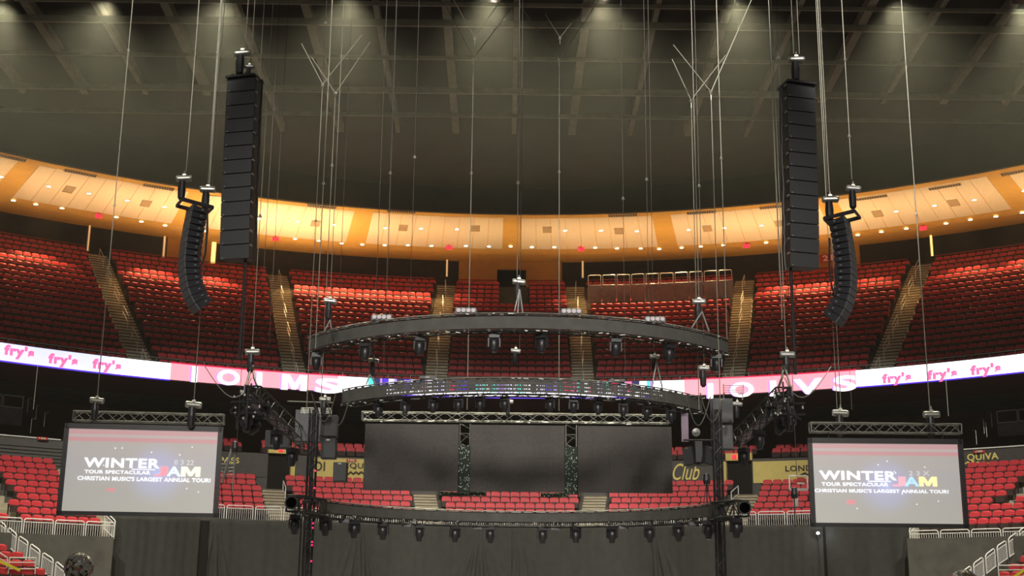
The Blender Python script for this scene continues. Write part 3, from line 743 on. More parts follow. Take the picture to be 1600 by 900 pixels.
# sloping stair rails at the bottom corners
for s_ in (-1, 1):
    if s_ < 0: pts2 = [(-10, 838), (8, 851), (25, 865), (43, 877), (62, 891), (83, 905), (101, 920)]; RR = [29.9, 29.3, 28.7, 28.1, 27.5, 26.9, 26.3]
    else: pts2 = [(1611, 848), (1593, 859), (1576, 872), (1558, 884), (1540, 898), (1521, 912), (1503, 925)]; RR = [29.9, 29.3, 28.7, 28.1, 27.5, 26.9, 26.3]
    W = [atR(x, y, r) for (x, y), r in zip(pts2, RR)]
    for i in range(6):
        q0, q1 = W[i], W[i+1]; d = (q1-q0)*.06; q0 = q0+d; q1 = q1-d
        if s_ > 0: q0, q1 = q1, q0
        place_panel(q0, q1, 'sloping white stair railing panel at the %s bottom corner, %s down' % ('left' if s_ < 0 else 'right', ordw(i+1)), 'corner stair railings', .78, 6)
    # near crosswise rails and the strip of barrier tape
    q = [(12, 903), (54, 903)] if s_ < 0 else [(1562, 915), (1605, 915)]
    a_, b_ = atR(*q[0], 25.2), atR(*q[1], 25.2)
    t = thing('guardrail', 'low white horizontal bar railing at the %s bottom corner' % ('left' if s_ < 0 else 'right'), 'railing', a_, 0)
    d = b_-a_
    for h in (.1, .35, .6, .78): MB().tube((0, 0, h), (d.x, d.y, d.z+h), .022).obj('bar', M['rail'], t)
    MB().tube((0, 0, -.2), (0, 0, .78), .024).obj('post', M['rail'], t); MB().tube(d+Vector((0, 0, -.2)), d+Vector((0, 0, .78)), .024).obj('post', M['rail'], t)
    e0, e1 = (atR(-3, 876, 25.1), atR(31, 891, 25.1)) if s_ < 0 else (atR(1582, 903, 25.1), atR(1603, 889, 25.1))
    tag(MB().beam(e0, e1, .03, .10).obj('barrier_tape', M['tape']), 'yellow barrier tape strung across the %s bottom corner railing' % ('left' if s_ < 0 else 'right'), 'tape')
    c0, c1 = (atR(-12, 856, 25.4), atR(12, 872, 25.4)) if s_ < 0 else (atR(1580, 905, 25.4), atR(1612, 880, 25.4))
    t = thing('sloped_rail', 'plain sloping white rail beside the yellow tape at the %s corner' % ('left' if s_ < 0 else 'right'), 'railing', c0, 0)
    d = c1-c0; MB().tube((0, 0, 0), d, .026).obj('bar', M['rail'], t); MB().tube((0, 0, -.2), d+Vector((0, 0, -.2)), .02).obj('bar', M['rail'], t)
    MB().tube(d, d+Vector((0, 0, -.9)), .024).obj('post', M['rail'], t)

# ================================================================ drapes
def drape(x0, x1, R, ztop, zbot, label, seed, swag=(), side=False, hang=None):
    a0, a1 = angR(x0, 850, R), angR(x1, 850, R); rnd = random.Random(seed)
    n = max(10, int((a1-a0)*7)); m = 26
    ph = [rnd.uniform(0, 6.28) for _ in range(6)]; fr = [rnd.uniform(.5, 1.1), rnd.uniform(1.6, 2.6), rnd.uniform(4, 6)]
    q = []
    for back in (0, 1):
        for i in range(n+1):
            a = a0+(a1-a0)*i/n
            for j in range(m+1):
                v = j/m; z = zbot+(ztop-zbot)*v
                dR = .05*math.sin(a*fr[0]*2+ph[0]+v*1.5)+.014*math.sin(a*fr[1]*3+ph[1]-v*1.2)+.004*math.sin(a*fr[2]*4+ph[2])
                dz = 0.
                for (sx, amp) in swag:       # creases that fan out below a tied point
                    sa = angR(sx, 850, R); da = a-sa; rr = (1-v)*7+.35
                    u_ = da/rr
                    dR += 2.2*amp*math.sin(u_*26)*math.exp(-(u_*2.2)**2)*min(1, (1-v)*4)*(.35+.65*v)
                if hang: z -= (hang*abs(math.sin((a-a0)/(a1-a0)*math.pi*3)))*v*.5
                if dR > .3: dR = .3
                q.append(P(R-dR+back*.03, a, z))
    k = (n+1)*(m+1); g = lambda b, i, j: b*k+i*(m+1)+j
    fs = []
    for b in (0, 1):
        for i in range(n):
            for j in range(m): f_ = (g(b, i, j), g(b, i+1, j), g(b, i+1, j+1), g(b, i, j+1)); fs.append(f_ if b == 0 else f_[::-1])
    for i in range(n): fs.append((g(0, i, m), g(0, i+1, m), g(1, i+1, m), g(1, i, m))); fs.append((g(0, i+1, 0), g(0, i, 0), g(1, i, 0), g(1, i+1, 0)))
    for j in range(m): fs.append((g(0, 0, j), g(0, 0, j+1), g(1, 0, j+1), g(1, 0, j))); fs.append((g(0, n, j+1), g(0, n, j), g(1, n, j), g(1, n, j+1)))
    mb = MB(); mb.add(q, fs)
    c = P(R, (a0+a1)/2, 0)
    o = wmesh(mb, c).obj('stage_drape', M['drape'], loc=c, smooth=True)
    return tag(o, label, 'curtain', 'dark masking drapes')
struct(MB().sector([(30.45, 0), (30.5, 0), (30.5, 5.06), (30.45, 5.06)], -36, 36, 40).obj('wall_stage_back', M['void']))  # added near-black sheet that puts shade into the gaps between drapes
drape(171, 311, 30.2, 5.12, 0, 'plain dark drape below the left screen, left of the black gap', 1)
drape(326, 468, 30.2, 5.12, 0, 'dark drape panel between the black gap and the left tower', 2, ((335, .09),))
drape(470, 566, 30.22, 5.10, 0, 'dark drape panel just right of the left tower', 3, ((560, .07),))
drape(562, 800, 30.15, 5.10, 0, 'wide dark drape with fanned creases left of stage centre', 4, ((566, .12), (750, .10)))
drape(797, 1022, 30.2, 5.10, 0, 'wide dark drape right of stage centre', 5, ((812, .06),))
drape(1018, 1080, 30.12, 5.12, 0, 'narrow dark drape with strong diagonal creases left of the right tower', 6, ((1021, .14),))
drape(1079, 1286, 30.22, 5.10, 0, 'dark drape panel between the right tower and the bright work lamp', 7)
drape(1290, 1424, 30.2, 5.1, 0, 'plain dark drape below the right screen', 8, ((1420, .05),))
drape(-30, 148, 29.3, 4.0, 0, 'low dark drape sagging under the left side guardrails', 9, ((45, .1), (110, .1)), hang=.35)
drape(146, 172, 29.2, 3.75, 0, 'narrow darker drape strip at the left terrace corner', 10)
drape(1425, 1508, 29.3, 3.98, 0, 'low dark drape under the right side guardrails, inner piece', 11, ((1500, .06),))
drape(1509, 1640, 29.3, 4.0, 0, 'low dark drape under the right side guardrails, outer piece', 12, ((1530, .06),))
# bright work light between the drapes under the right screen
q = atR(1278, 833, 29.8); t = thing('work_light', 'small brilliant white work lamp under the lower left corner of the right screen', 'light', q, R_(-27))
MB().box((0, .06, 0), (.20, .1, .16)).obj('housing', M['black'], t); MB().lathe([(0, 0), (.055, 0), (.055, .03), (0, .03)], 12, m=Matrix.Rotation(R_(90), 3, 'X')).obj('lens', M['star'], t)
MB().tube((0, .08, -.08), (0, .08, -4.0+.2), .015).obj('stand_pole', M['black'], t)
l = bpy.data.lights.new('work_lamp', 'POINT'); l.energy = 25; l.color = (.85, .92, 1); l.shadow_soft_size = .06
o = bpy.data.objects.new('work_lamp', l); col.objects.link(o); o.location = q+Vector((0, -.3, 0))

# ================================================================ mirror balls
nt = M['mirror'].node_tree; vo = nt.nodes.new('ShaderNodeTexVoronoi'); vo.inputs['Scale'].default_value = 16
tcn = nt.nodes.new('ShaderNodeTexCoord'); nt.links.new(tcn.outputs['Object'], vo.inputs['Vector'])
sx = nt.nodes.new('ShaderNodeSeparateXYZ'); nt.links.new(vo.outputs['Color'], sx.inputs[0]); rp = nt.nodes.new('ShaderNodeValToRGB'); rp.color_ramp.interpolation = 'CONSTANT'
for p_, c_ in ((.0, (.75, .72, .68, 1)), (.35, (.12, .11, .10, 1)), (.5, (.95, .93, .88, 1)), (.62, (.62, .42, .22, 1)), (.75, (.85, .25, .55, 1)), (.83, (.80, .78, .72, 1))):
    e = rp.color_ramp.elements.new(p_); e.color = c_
nt.links.new(sx.outputs[0], rp.inputs['Fac']); nt.links.new(rp.outputs['Color'], nt.nodes['Principled BSDF'].inputs['Base Color'])  # cell colours painted as the reflections in the mirror tiles
for x, y, s_ in ((123, 886, 'left'), (1507, 913, 'right')):
    q = atY(x, y, 28.); r = .31
    t = thing('mirror_ball', 'mirrored disco ball on a thin stand at the bottom %s of the frame' % s_, 'mirror ball', (q.x, q.y, 0), 0, 'mirror balls on stands')
    mb = MB(); nl, ns = 22, 44; q3 = []; fs = []
    for i in range(nl):
        th0, th1 = math.pi*i/nl, math.pi*(i+1)/nl
        for j in range(ns):
            p0, p1 = 2*math.pi*j/ns, 2*math.pi*(j+1)/ns; g = .0
            c = [(th0, p0), (th1, p0), (th1, p1), (th0, p1)]
            jit = Vector((random.uniform(-1, 1), random.uniform(-1, 1), random.uniform(-1, 1)))*.006
            n0 = len(mb.v)
            mb.v += [tuple(Vector((r*math.sin(a)*math.cos(b), r*math.sin(a)*math.sin(b), r*math.cos(a)))+jit*((k-1.5))+Vector((0, 0, q.z))) for k, (a, b) in enumerate(c)]
            mb.f.append((n0, n0+1, n0+2, n0+3))
    mb.lathe([(0, q.z-r*.97), (r*.97, q.z), (0, q.z+r*.97)][0:1]+[(r*.97*math.sin(math.pi*i/14), q.z-r*.97*math.cos(math.pi*i/14)) for i in range(1, 14)]+[(0, q.z+r*.97)], 20)
    mb.obj('mirror_sphere', M['mirror'], t)
    MB().tube((0, 0, 0), (0, 0, q.z-r), .03).obj('stand_pole', M['black'], t)
    MB().lathe([(0, 0), (.34, 0), (.34, .02), (.05, .05), (0, .05)], 20).obj('base_plate', M['black'], t)

# ================================================================ trusses and rings
def truss_pts(mb, pts, h, wd, rc=.025, rd=.014, step=1):
    """box truss along a list of points (centre line); chords plus zigzag bracing"""
    fr = []
    for i, p in enumerate(pts):
        a = pts[max(0, i-1)]; b = pts[min(len(pts)-1, i+1)]; d = (b-a).normalized(); x = d.cross(Vector((0, 0, 1))).normalized()
        fr.append([p+x*wd/2+Vector((0, 0, h/2)), p-x*wd/2+Vector((0, 0, h/2)), p-x*wd/2-Vector((0, 0, h/2)), p+x*wd/2-Vector((0, 0, h/2))])
    for i in range(len(pts)-1):
        for c in range(4):
            mb.tube(fr[i][c], fr[i+1][c], rc, 6)
            c2 = (c+1) % 4
            mb.tube(fr[i][c] if i % 2 == 0 else fr[i][c2], fr[i+1][c2] if i % 2 == 0 else fr[i+1][c], rd, 4)
    for i in (0, len(pts)-1):
        for c in range(4): mb.tube(fr[i][c], fr[i][(c+1) % 4], rc, 6)
    return mb
def arc3(A_, B_, C_, n):
    """circle arc through three plan points"""
    ax, ay, bx, by, cx, cy = A_.x, A_.y, B_.x, B_.y, C_.x, C_.y
    d = 2*(ax*(by-cy)+bx*(cy-ay)+cx*(ay-by))
    ux = ((ax*ax+ay*ay)*(by-cy)+(bx*bx+by*by)*(cy-ay)+(cx*cx+cy*cy)*(ay-by))/d
    uy = ((ax*ax+ay*ay)*(cx-bx)+(bx*bx+by*by)*(ax-cx)+(cx*cx+cy*cy)*(bx-ax))/d
    r = math.hypot(ax-ux, ay-uy); t0 = math.atan2(ay-uy, ax-ux); tm = math.atan2(by-uy, bx-ux); t1 = math.atan2(cy-uy, cx-ux)
    while tm-t0 > math.pi: tm -= 2*math.pi
    while tm-t0 < -math.pi: tm += 2*math.pi
    while t1-tm > math.pi: t1 -= 2*math.pi
    while t1-tm < -math.pi: t1 += 2*math.pi
    return [Vector((ux+r*math.cos(t0+(t1-t0)*i/n), uy+r*math.sin(t0+(t1-t0)*i/n), A_.z)) for i in range(n+1)], Vector((ux, uy, 0)), r
def strip(mb, pts, cen, dr0, dr1, z0, z1):
    """curved flat panel offset from an arc towards the viewer side"""
    n0 = len(mb.v); k = len(pts)
    for p in pts:
        d = Vector((p.x-cen.x, p.y-cen.y, 0)).normalized()
        for dr, z in ((dr0, z0), (dr1, z0), (dr1, z1), (dr0, z1)): q = p+d*dr; mb.v.append((q.x, q.y, z))
    for i in range(k-1):
        for j in range(4): a = n0+i*4+j; b = n0+i*4+(j+1) % 4; mb.f.append((a, b, b+4, a+4))
    mb.f.append((n0, n0+1, n0+2, n0+3)); e = n0+(k-1)*4; mb.f.append((e+3, e+2, e+1, e))
# --- top ring (bows towards the audience)
ZT = atY(810, 489, 37).z
ptsT, cT, rT = arc3(atZ(482, 527, ZT), Vector((.04, 37, ZT)), atZ(1137, 530, ZT), 44)
def ring(name, label, pts, cen, ztop, fz0, fz1, sgn, perforated=False, low_=.06):
    loc = Vector((0, sum(p.y for p in pts)/len(pts), ztop-.5)); t = thing(name, label, 'lighting truss', loc)
    cp = [Vector((p.x, p.y, ztop-.28))-Vector((p.x-cen.x, p.y-cen.y, 0)).normalized()*(.30*sgn) for p in pts]
    wmesh(truss_pts(MB(), cp, .46, .46), loc).obj('truss_frame', M['black'], t)
    top = [Vector((p.x, p.y, ztop+.0)) for p in pts]
    wmesh(MB().path(top, .02, 6), loc).obj('top_chord', M['alu'], t)
    low = [Vector((p.x, p.y, fz0-low_)) for p in pts]
    mb = MB().path(low, .022, 6)
    for i, p in enumerate(pts):
        d = Vector((p.x-cen.x, p.y-cen.y, 0)).normalized()
        for k in range(2):
            q = Vector((p.x, p.y, ztop-.03 if k else fz0-low_)) - d*sgn*random.uniform(.0, .1)
            mb.box(q, (random.uniform(.05, .12), .06, random.uniform(.03, .09)))
    wmesh(mb, loc).obj('cable_tray', M['black'], t)['kind'] = 'stuff'
    mb = MB()
    for i in range(0, len(pts)-1, 1):
        if random.random() < .75:
            p = pts[i].lerp(pts[i+1], random.random()); d = Vector((p.x-cen.x, p.y-cen.y, 0)).normalized()
            q = Vector((p.x, p.y, random.choice((ztop-.02, fz0-low_-.01, fz0-low_-.04))))+d*sgn*.03
            mb.beam(q, q+Vector((random.uniform(.04, .16), 0, random.uniform(-.03, .03))), .02, .025)
    wmesh(mb, loc).obj('clamp_row', M['alu'], t)['kind'] = 'stuff'
    if not perforated:
        step_ = 4
        for i in range(0, len(pts)-1, step_):
            mb = MB(); strip(mb, pts[i:i+step_+1], cen, 0, -.03*sgn, fz0, fz1); wmesh(mb, loc).obj('fascia_panel', M['fascia'], t)
    else:
        n = len(pts)-1
        for i in range(n):
            frac = i/n; solid = frac < .14 or frac > .80
            mb = MB()
            seg = pts[i:i+2]
            if solid: strip(mb, seg, cen, 0, -.03*sgn, fz0, fz1)
            else:
                H = fz1-fz0
                for a_, b_ in ((.0, .20), (.30, .52), (.60, .84), (.92, 1.)): strip(mb, seg, cen, 0, -.03*sgn, fz0+H*a_, fz0+H*b_)
                for u_ in range(13):
                    if random.random() < .85:
                        p = seg[0].lerp(seg[1], (u_+random.random())/9); wd = random.uniform(.01, .035)
                        mb.box((p.x, p.y+.02, (fz0+fz1)/2), (wd, .02, H))
            wmesh(mb, loc).obj('fascia_panel', M['fascia'], t)
    return t
zf1 = ZT-.10; zf0 = ZT-.47
ring('ring_truss', 'topmost curved black lighting truss with grey fascia bowing towards the audience', ptsT, cT, ZT, zf0, zf1, 1)
ZM = atY(800, 590, 38).z
ptsM, cM, rM = arc3(atZ(535, 609, ZM), Vector((-.13, 38, ZM)), atZ(1097, 622.5, ZM), 40)
ring('ring_truss', 'middle curved black lighting truss with perforated fascia in front of the glowing display band', ptsM, cM, ZM, ZM-.44, ZM-.06, 1, True)
ZB = atY(800, 799, 44).z
ptsB, cB, rB = arc3(atZ(500, 780, ZB), Vector((-.06, 44, ZB)), atZ(1120, 784.5, ZB), 40)
ring('ring_truss', 'lowest curved black lighting truss with grey fascia, hollow side to the audience', ptsB, cB, ZB, ZB-.38, ZB-.07, -1, False, .0)
# open truss ends of the lowest ring
for x0, x1, y0, y1, s_ in ((457, 500, 773, 780, 'left'), (1120, 1162, 784.5, 781, 'right')):
    a_, b_ = atZ(x0, y0, ZB), atZ(x1, y1, ZB); n = 4; L_ = (a_+b_)/2
    t = thing('truss_section', 'open black truss end of the lowest ring beyond its %s fascia end' % s_, 'truss', L_)
    pts = [a_.lerp(b_, i/n)-Vector((0, -.1, .24))-L_ for i in range(n+1)]
    truss_pts(MB(), pts, .46, .4, .03, .018).obj('truss_frame', M['black'], t)
    e = pts[0] if s_ == 'left' else pts[-1]
    MB().lathe([(.16, -.02), (.20, -.02), (.20, .02), (.16, .02), (.16, -.02)], 20, e+Vector((.0, -.22, 0)), Matrix.Rotation(R_(90), 3, 'X')).obj('hoop', M['black'], t)

# ================================================================ moving heads
def head_meshes(sc_=1.):
    s = sc_
    base = MB().box((0, 0, -.10*s), (.40*s, .30*s, .17*s)).box((0, 0, -.0*s), (.10*s, .06*s, .06*s)).mesh('base_box', M['blackm'])
    yoke = MB().box((0, 0, -.205*s), (.46*s, .15*s, .04*s)).box((-.215*s, 0, -.36*s), (.05*s, .14*s, .34*s)).box((.215*s, 0, -.36*s), (.05*s, .14*s, .34*s)).mesh('yoke', M['blackm'])
    head = MB().lathe([(0, -.20*s), (.10*s, -.20*s), (.165*s, -.26*s), (.175*s, -.40*s), (.165*s, -.52*s), (.125*s, -.64*s), (.115*s, -.72*s), (.10*s, -.735*s), (.0, -.735*s)], 16).mesh('lamp_head', M['blackm'], True)
    lens = MB().lathe([(0, -.742*s), (.09*s, -.742*s), (.09*s, -.736*s), (0, -.736*s)], 16).mesh('lens', M['dimlens'])
    clamp = MB().box((-.12*s, 0, .05*s), (.05*s, .06*s, .12*s)).mesh('clamp', M['alu'])
    clamp2 = MB().box((.12*s, 0, .05*s), (.05*s, .06*s, .12*s)).mesh('clamp', M['alu'])
    return base, yoke, head, lens, clamp, clamp2
HM = {1.: head_meshes(1.), .62: head_meshes(.62), .8: head_meshes(.8)}
def moving_head(p, label, group, size=1., rz=0., tilt=0.):
    b, y, h, le, c, c2 = HM[size]
    t = thing('moving_head_light', label, 'stage light', p, rz, group)
    link('base_box', b, t); link('clamp', c, t); link('clamp', c2, t)
    yo = link('yoke', y, t); ho = link('lamp_head', h, yo); lo = link('lens', le, ho) if False else link('lens', le, yo)
    if tilt:
        piv = Vector((0, 0, -.42*size)); m = Matrix.Translation(piv) @ Matrix.Rotation(tilt, 4, 'X') @ Matrix.Translation(-piv)
        ho.matrix_local = m; lo.matrix_local = m
    return t
def on_arc(pts, px, z):
    best = min(pts, key=lambda p: abs(proj((p.x, p.y, z))[0]-px)); i = pts.index(best)
    for j in (i-1, i+1):
        if 0 <= j < len(pts):
            x0 = proj((best.x, best.y, z))[0]; x1 = proj((pts[j].x, pts[j].y, z))[0]
            if (x0-px)*(x1-px) <= 0 and x1 != x0:
                f = (px-x0)/(x1-x0); q = best.lerp(pts[j], f); return Vector((q.x, q.y, z))
    return Vector((best.x, best.y, z))
for i, x in enumerate((493, 570, 655, 772, 847, 963, 1047, 1121)):
    p = on_arc(ptsT, x, zf0-.10); p.y += .28
    moving_head(p, 'black moving head lamp hanging from the topmost ring, %s from the left' % ordw(i+1), 'moving heads under the topmost ring', .8, random.uniform(-.5, .5), random.uniform(-.1, .1))
for i, x in enumerate((590, 632, 676, 716, 750, 789, 860, 897, 935, 975, 1012, 1050)):
    p = on_arc(ptsM, x, ZM-.55); p.y += .3
    moving_head(p, 'small black moving head under the middle ring, %s from the left' % ordw(i+1), 'moving heads under the middle ring', .62, random.uniform(-.6, .6), random.uniform(-.2, .2))
for i, x in enumerate((508, 553, 598, 655, 711, 766, 848, 900, 957, 1016, 1061, 1108)):
    p = on_arc(ptsB, x, ZB-.49); p.y += .2
    moving_head(p, 'black moving head lamp hanging from the lowest ring, %s from the left' % ordw(i+1), 'moving heads under the lowest ring', .8, random.uniform(-.5, .5), random.uniform(-.12, .12))
for x, s_ in ((462, 'left'), (1150, 'right')):
    q = atZ(x, 776 if x < 800 else 781, ZB)
    moving_head(Vector((q.x, q.y+.1, ZB-.52)), 'black moving head lamp under the open %s truss end of the lowest ring' % s_, 'truss end moving heads', .8, .3, .05)
for i, x in enumerate((537, 635, 746, 868, 975, 1085)):
    p = on_arc(ptsB, x, ZB-.56); p.y += .2
    t = thing('strobe_light', 'small flat strobe lamp between moving heads on the lowest ring, %s from the left' % ordw(i+1), 'stage light', p, 0, 'strobes on the lowest ring')
    MB().box((0, 0, 0), (.34, .12, .16)).obj('housing', M['blackm'], t); MB().box((0, -.065, 0), (.28, .01, .10)).obj('lens', M['dimlens'], t)
    MB().box((0, 0, .12), (.04, .03, .1)).obj('clamp', M['alu'], t)
for i, (x, y) in enumerate(((596, 493), (728, 482), (893, 484), (1024, 497))):
    p = on_arc(ptsT, x, ZT+.12); p.y += .1
    t = thing('blinder_light', 'four cell audience blinder standing on the topmost ring, %s from the left' % ordw(i+1), 'stage light', p, 0, 'four cell blinders')
    MB().box((0, .05, .0), (.62, .12, .18)).obj('housing', M['blackm'], t)
    for k in range(4):
        MB().lathe([(0, 0), (.055, .0), (.066, .03), (0, .03)], 12, (-.225+.15*k, -.03, 0), Matrix.Rotation(R_(90), 3, 'X')).obj('lamp_cell', M['beadlit'], t)
    MB().box((-.33, .05, -.06), (.02, .06, .2)).obj('bracket', M['black'], t); MB().box((.33, .05, -.06), (.02, .06, .2)).obj('bracket', M['black'], t)
for i, x in enumerate((668, 964)):
    p = on_arc(ptsM, x+.0, ZM+.07); p.y += .1
    t = thing('truss_box', 'flat black equipment box lying on the middle ring, %s of two' % ordw(i+1), 'equipment box', p, 0, 'boxes on the middle ring')
    MB().box((0, 0, 0), (.5, .25, .08)).obj('case', M['blackm'], t); MB().box((0, -.13, 0), (.12, .01, .03)).obj('handle', M['alu'], t)

# ================================================================ video panel wall
YP = 46.5
def corner(px, py): return atY(px, py, YP)
ztp = (corner(569, 662).z+corner(1050, 667).z)/2; zbt = (corner(569, 766).z+corner(1050, 771).z)/2
for i, (x0, x1, nm) in enumerate(((569, 716, 'left'), (735, 882, 'middle'), (903, 1050, 'right'))):
    a_, b_ = corner(x0, 715), corner(x1, 715); wd = b_.x-a_.x; cx = (a_.x+b_.x)/2
    t = thing('video_wall', 'switched off black video wall, %s of the three over the stage' % nm, 'screen', (cx, YP, zbt), 0, 'black video walls')
    h = ztp-zbt
    MB().box((0, .08, h/2), (wd-.04, .08, h-.04)).obj('back_frame', M['black'], t)
    nx, nz = 6, 4; mb = MB()
    for u_ in range(nx):
        for v_ in range(nz): mb.box((-wd/2+wd*(u_+.5)/nx, 0, h*(v_+.5)/nz), (wd/nx-.002, .07, h/nz-.002))
    mb.obj('screen_face', M['led'], t)
# carrying truss above
a_, b_ = corner(566, 650), corner(1046, 655); zc = (a_.z+b_.z)/2
t = thing('box_truss', 'long straight aluminium truss carrying the three black video walls', 'truss', ((a_.x+b_.x)/2, YP, zc)); L_ = t.location.copy()
n = 26; pts = [Vector((a_.x+(b_.x-a_.x)*i/n, YP+.1, zc))-L_ for i in range(n+1)]
mb = MB(); fr = truss_pts(mb, pts, .30, .35, .022, .012); mb.obj('truss_frame', M['alu2'] if 'alu2' in M else M['alu'], t)
mb = MB()
for i in range(22):
    x = random.uniform(a_.x, b_.x)-L_.x; mb.box((x, -.1, random.uniform(-.24, -.12)), (random.uniform(.04, .25), .05, .04))
mb.obj('clamp_row', M['chrome'], t)['kind'] = 'stuff'
# bracket columns between the walls
for i, (x0, x1) in enumerate(((716, 735), (883, 903))):
    a_, b_ = corner(x0, 720), corner(x1, 720); cx = (a_.x+b_.x)/2; wd = b_.x-a_.x
    t = thing('truss_column', 'narrow truss column wrapped in speckled green netting, %s gap between video walls' % ('left' if i == 0 else 'right'), 'truss', (cx, YP+.25, zbt-.05), 0, 'netted truss columns')
    h = ztp-zbt+.1
    mb = MB(); r = .02
    for sx in (-1, 1):
        for sy in (-1, 1): mb.tube((sx*wd*.42, sy*.15, 0), (sx*wd*.42, sy*.15, h), r)
    for k in range(7):
        z0 = h*k/7; mb.tube((-wd*.42, -.15, z0), (wd*.42, -.15, z0+h/7 if k % 2 else z0), .012); mb.tube((-wd*.42, -.15, z0+h/7), (wd*.42, -.15, z0+h/14), .012)
    mb.obj('truss_frame', M['alu'], t)
    hn = h*.68
    MB().box((0, 0, hn/2), (wd*1.12, .34, hn)).obj('green_netting', M['leaf'], t)
    mb = MB()
    for k in range(85):
        x = random.uniform(-.46, .46)*wd; z = random.uniform(.02, hn); mb.box((x, -.18, z), (.018, .014, random.uniform(.015, .035)))
    d_ = mb.obj('speckle_layer', M['bead'], t); d_['kind'] = 'stuff'
for i, (x0, x1, y) in enumerate(((688, 760, 771), (845, 889, 773))):
    q0, q1 = atY(x0, y, YP+.3), atY(x1, y, YP+.3)
    t = thing('netting_roll', 'dark green netting bundle lying under the video walls, %s one' % ('left' if i == 0 else 'right'), 'netting', (q0+q1)/2, 0, 'netting bundles'); L_ = t.location.copy()
    MB().path([q0-L_, (q0-L_)*.3+Vector((0, 0, -.03)), (q1-L_)*.4, q1-L_], .085, 8).obj('net_body', M['leaf'], t)
    mb = MB()
    for k in range(16): mb.box((random.uniform(q0.x-L_.x, q1.x-L_.x), -.09, random.uniform(-.07, .07)), (.02, .012, .02))
    mb.obj('speckle_layer', M['bead'], t)['kind'] = 'stuff'

# ================================================================ projection screens
def screen_mat(name, pink, cen):
    m = bpy.data.materials.new(name); m.use_nodes = True; nt = m.node_tree; b = nt.nodes['Principled BSDF']
    b.inputs['Base Color'].default_value = (.35, .34, .33, 1); b.inputs['Roughness'].default_value = .9; b.inputs['Specular IOR Level'].default_value = .1
    tc = nt.nodes.new('ShaderNodeTexCoord'); sp = nt.nodes.new('ShaderNodeSeparateXYZ'); nt.links.new(tc.outputs['Generated'], sp.inputs[0])
    ramp = nt.nodes.new('ShaderNodeValToRGB'); cr = ramp.color_ramp
    g = (.37, .335, .315, 1); pk = (.52, .22, .24, 1); lt = (.44, .35, .345, 1)
    cr.elements[0].position = 0; cr.elements[0].color = (.36, .34, .30, 1); cr.elements[1].position = 1; cr.elements[1].color = (.50, .33, .34, 1)
    for p, c in ((.25, (.345, .33, .30, 1)), (.60, (.35, .325, .33, 1)), (.80, g), (.845, g), (.855, pk), (.895, pk), (.905, lt), (.935, lt), (.945, pk), (.985, (.48, .27, .28, 1))):
        e = cr.elements.new(p); e.color = c
    nt.links.new(sp.outputs['Z'], ramp.inputs['Fac'])
    # the projected picture's blue flare behind the lettering
    vm = nt.nodes.new('ShaderNodeVectorMath'); vm.operation = 'SUBTRACT'; vm.inputs[1].default_value = (cen[0], .5, cen[1]); nt.links.new(tc.outputs['Generated'], vm.inputs[0])
    vs_ = nt.nodes.new('ShaderNodeVectorMath'); vs_.operation = 'MULTIPLY'; vs_.inputs[1].default_value = (1.78, 0, 1); nt.links.new(vm.outputs[0], vs_.inputs[0])
    ln = nt.nodes.new('ShaderNodeVectorMath'); ln.operation = 'LENGTH'; nt.links.new(vs_.outputs[0], ln.inputs[0])
    r2 = nt.nodes.new('ShaderNodeValToRGB'); r2.color_ramp.elements[0].position = 0; r2.color_ramp.elements[0].color = (.10, .16, .50, 1)
    r2.color_ramp.elements[1].position = .42; r2.color_ramp.elements[1].color = (0, 0, 0, 1); e = r2.color_ramp.elements.new(.14); e.color = (.03, .05, .22, 1); r2.color_ramp.interpolation = 'EASE'
    nt.links.new(ln.outputs['Value'], r2.inputs['Fac'])
    ad = nt.nodes.new('ShaderNodeMixRGB'); ad.blend_type = 'ADD'; ad.inputs[0].default_value = 1
    nt.links.new(ramp.outputs[0], ad.inputs[1]); nt.links.new(r2.outputs[0], ad.inputs[2])
    nt.links.new(ad.outputs[0], b.inputs['Emission Color']); b.inputs['Emission Strength'].default_value = .9
    return m
WL = mat('projected_white', (.9, .92, 1), emit=.95, noise=0); PK = mat('projected_pink', (1, .42, .50), emit=.9, noise=0); BL = mat('projected_sky_blue', (.42, .72, 1), emit=.9, noise=0)
YE = mat('projected_yellow', (1, .86, .40), emit=.9, noise=0); PY = mat('projected_pale_yellow', (.95, .98, .70), emit=.9, noise=0); PB = mat('projected_pale_blue', (.66, .85, 1), emit=.95, noise=0)
SOFTP = mat('projected_soft_pink', (.62, .27, .29), emit=.8, noise=0); HR = mat('projected_coral', (1, .30, .36), emit=.9, noise=0); FG = mat('projected_faint_grey', (.62, .62, .66), emit=.75, noise=0)
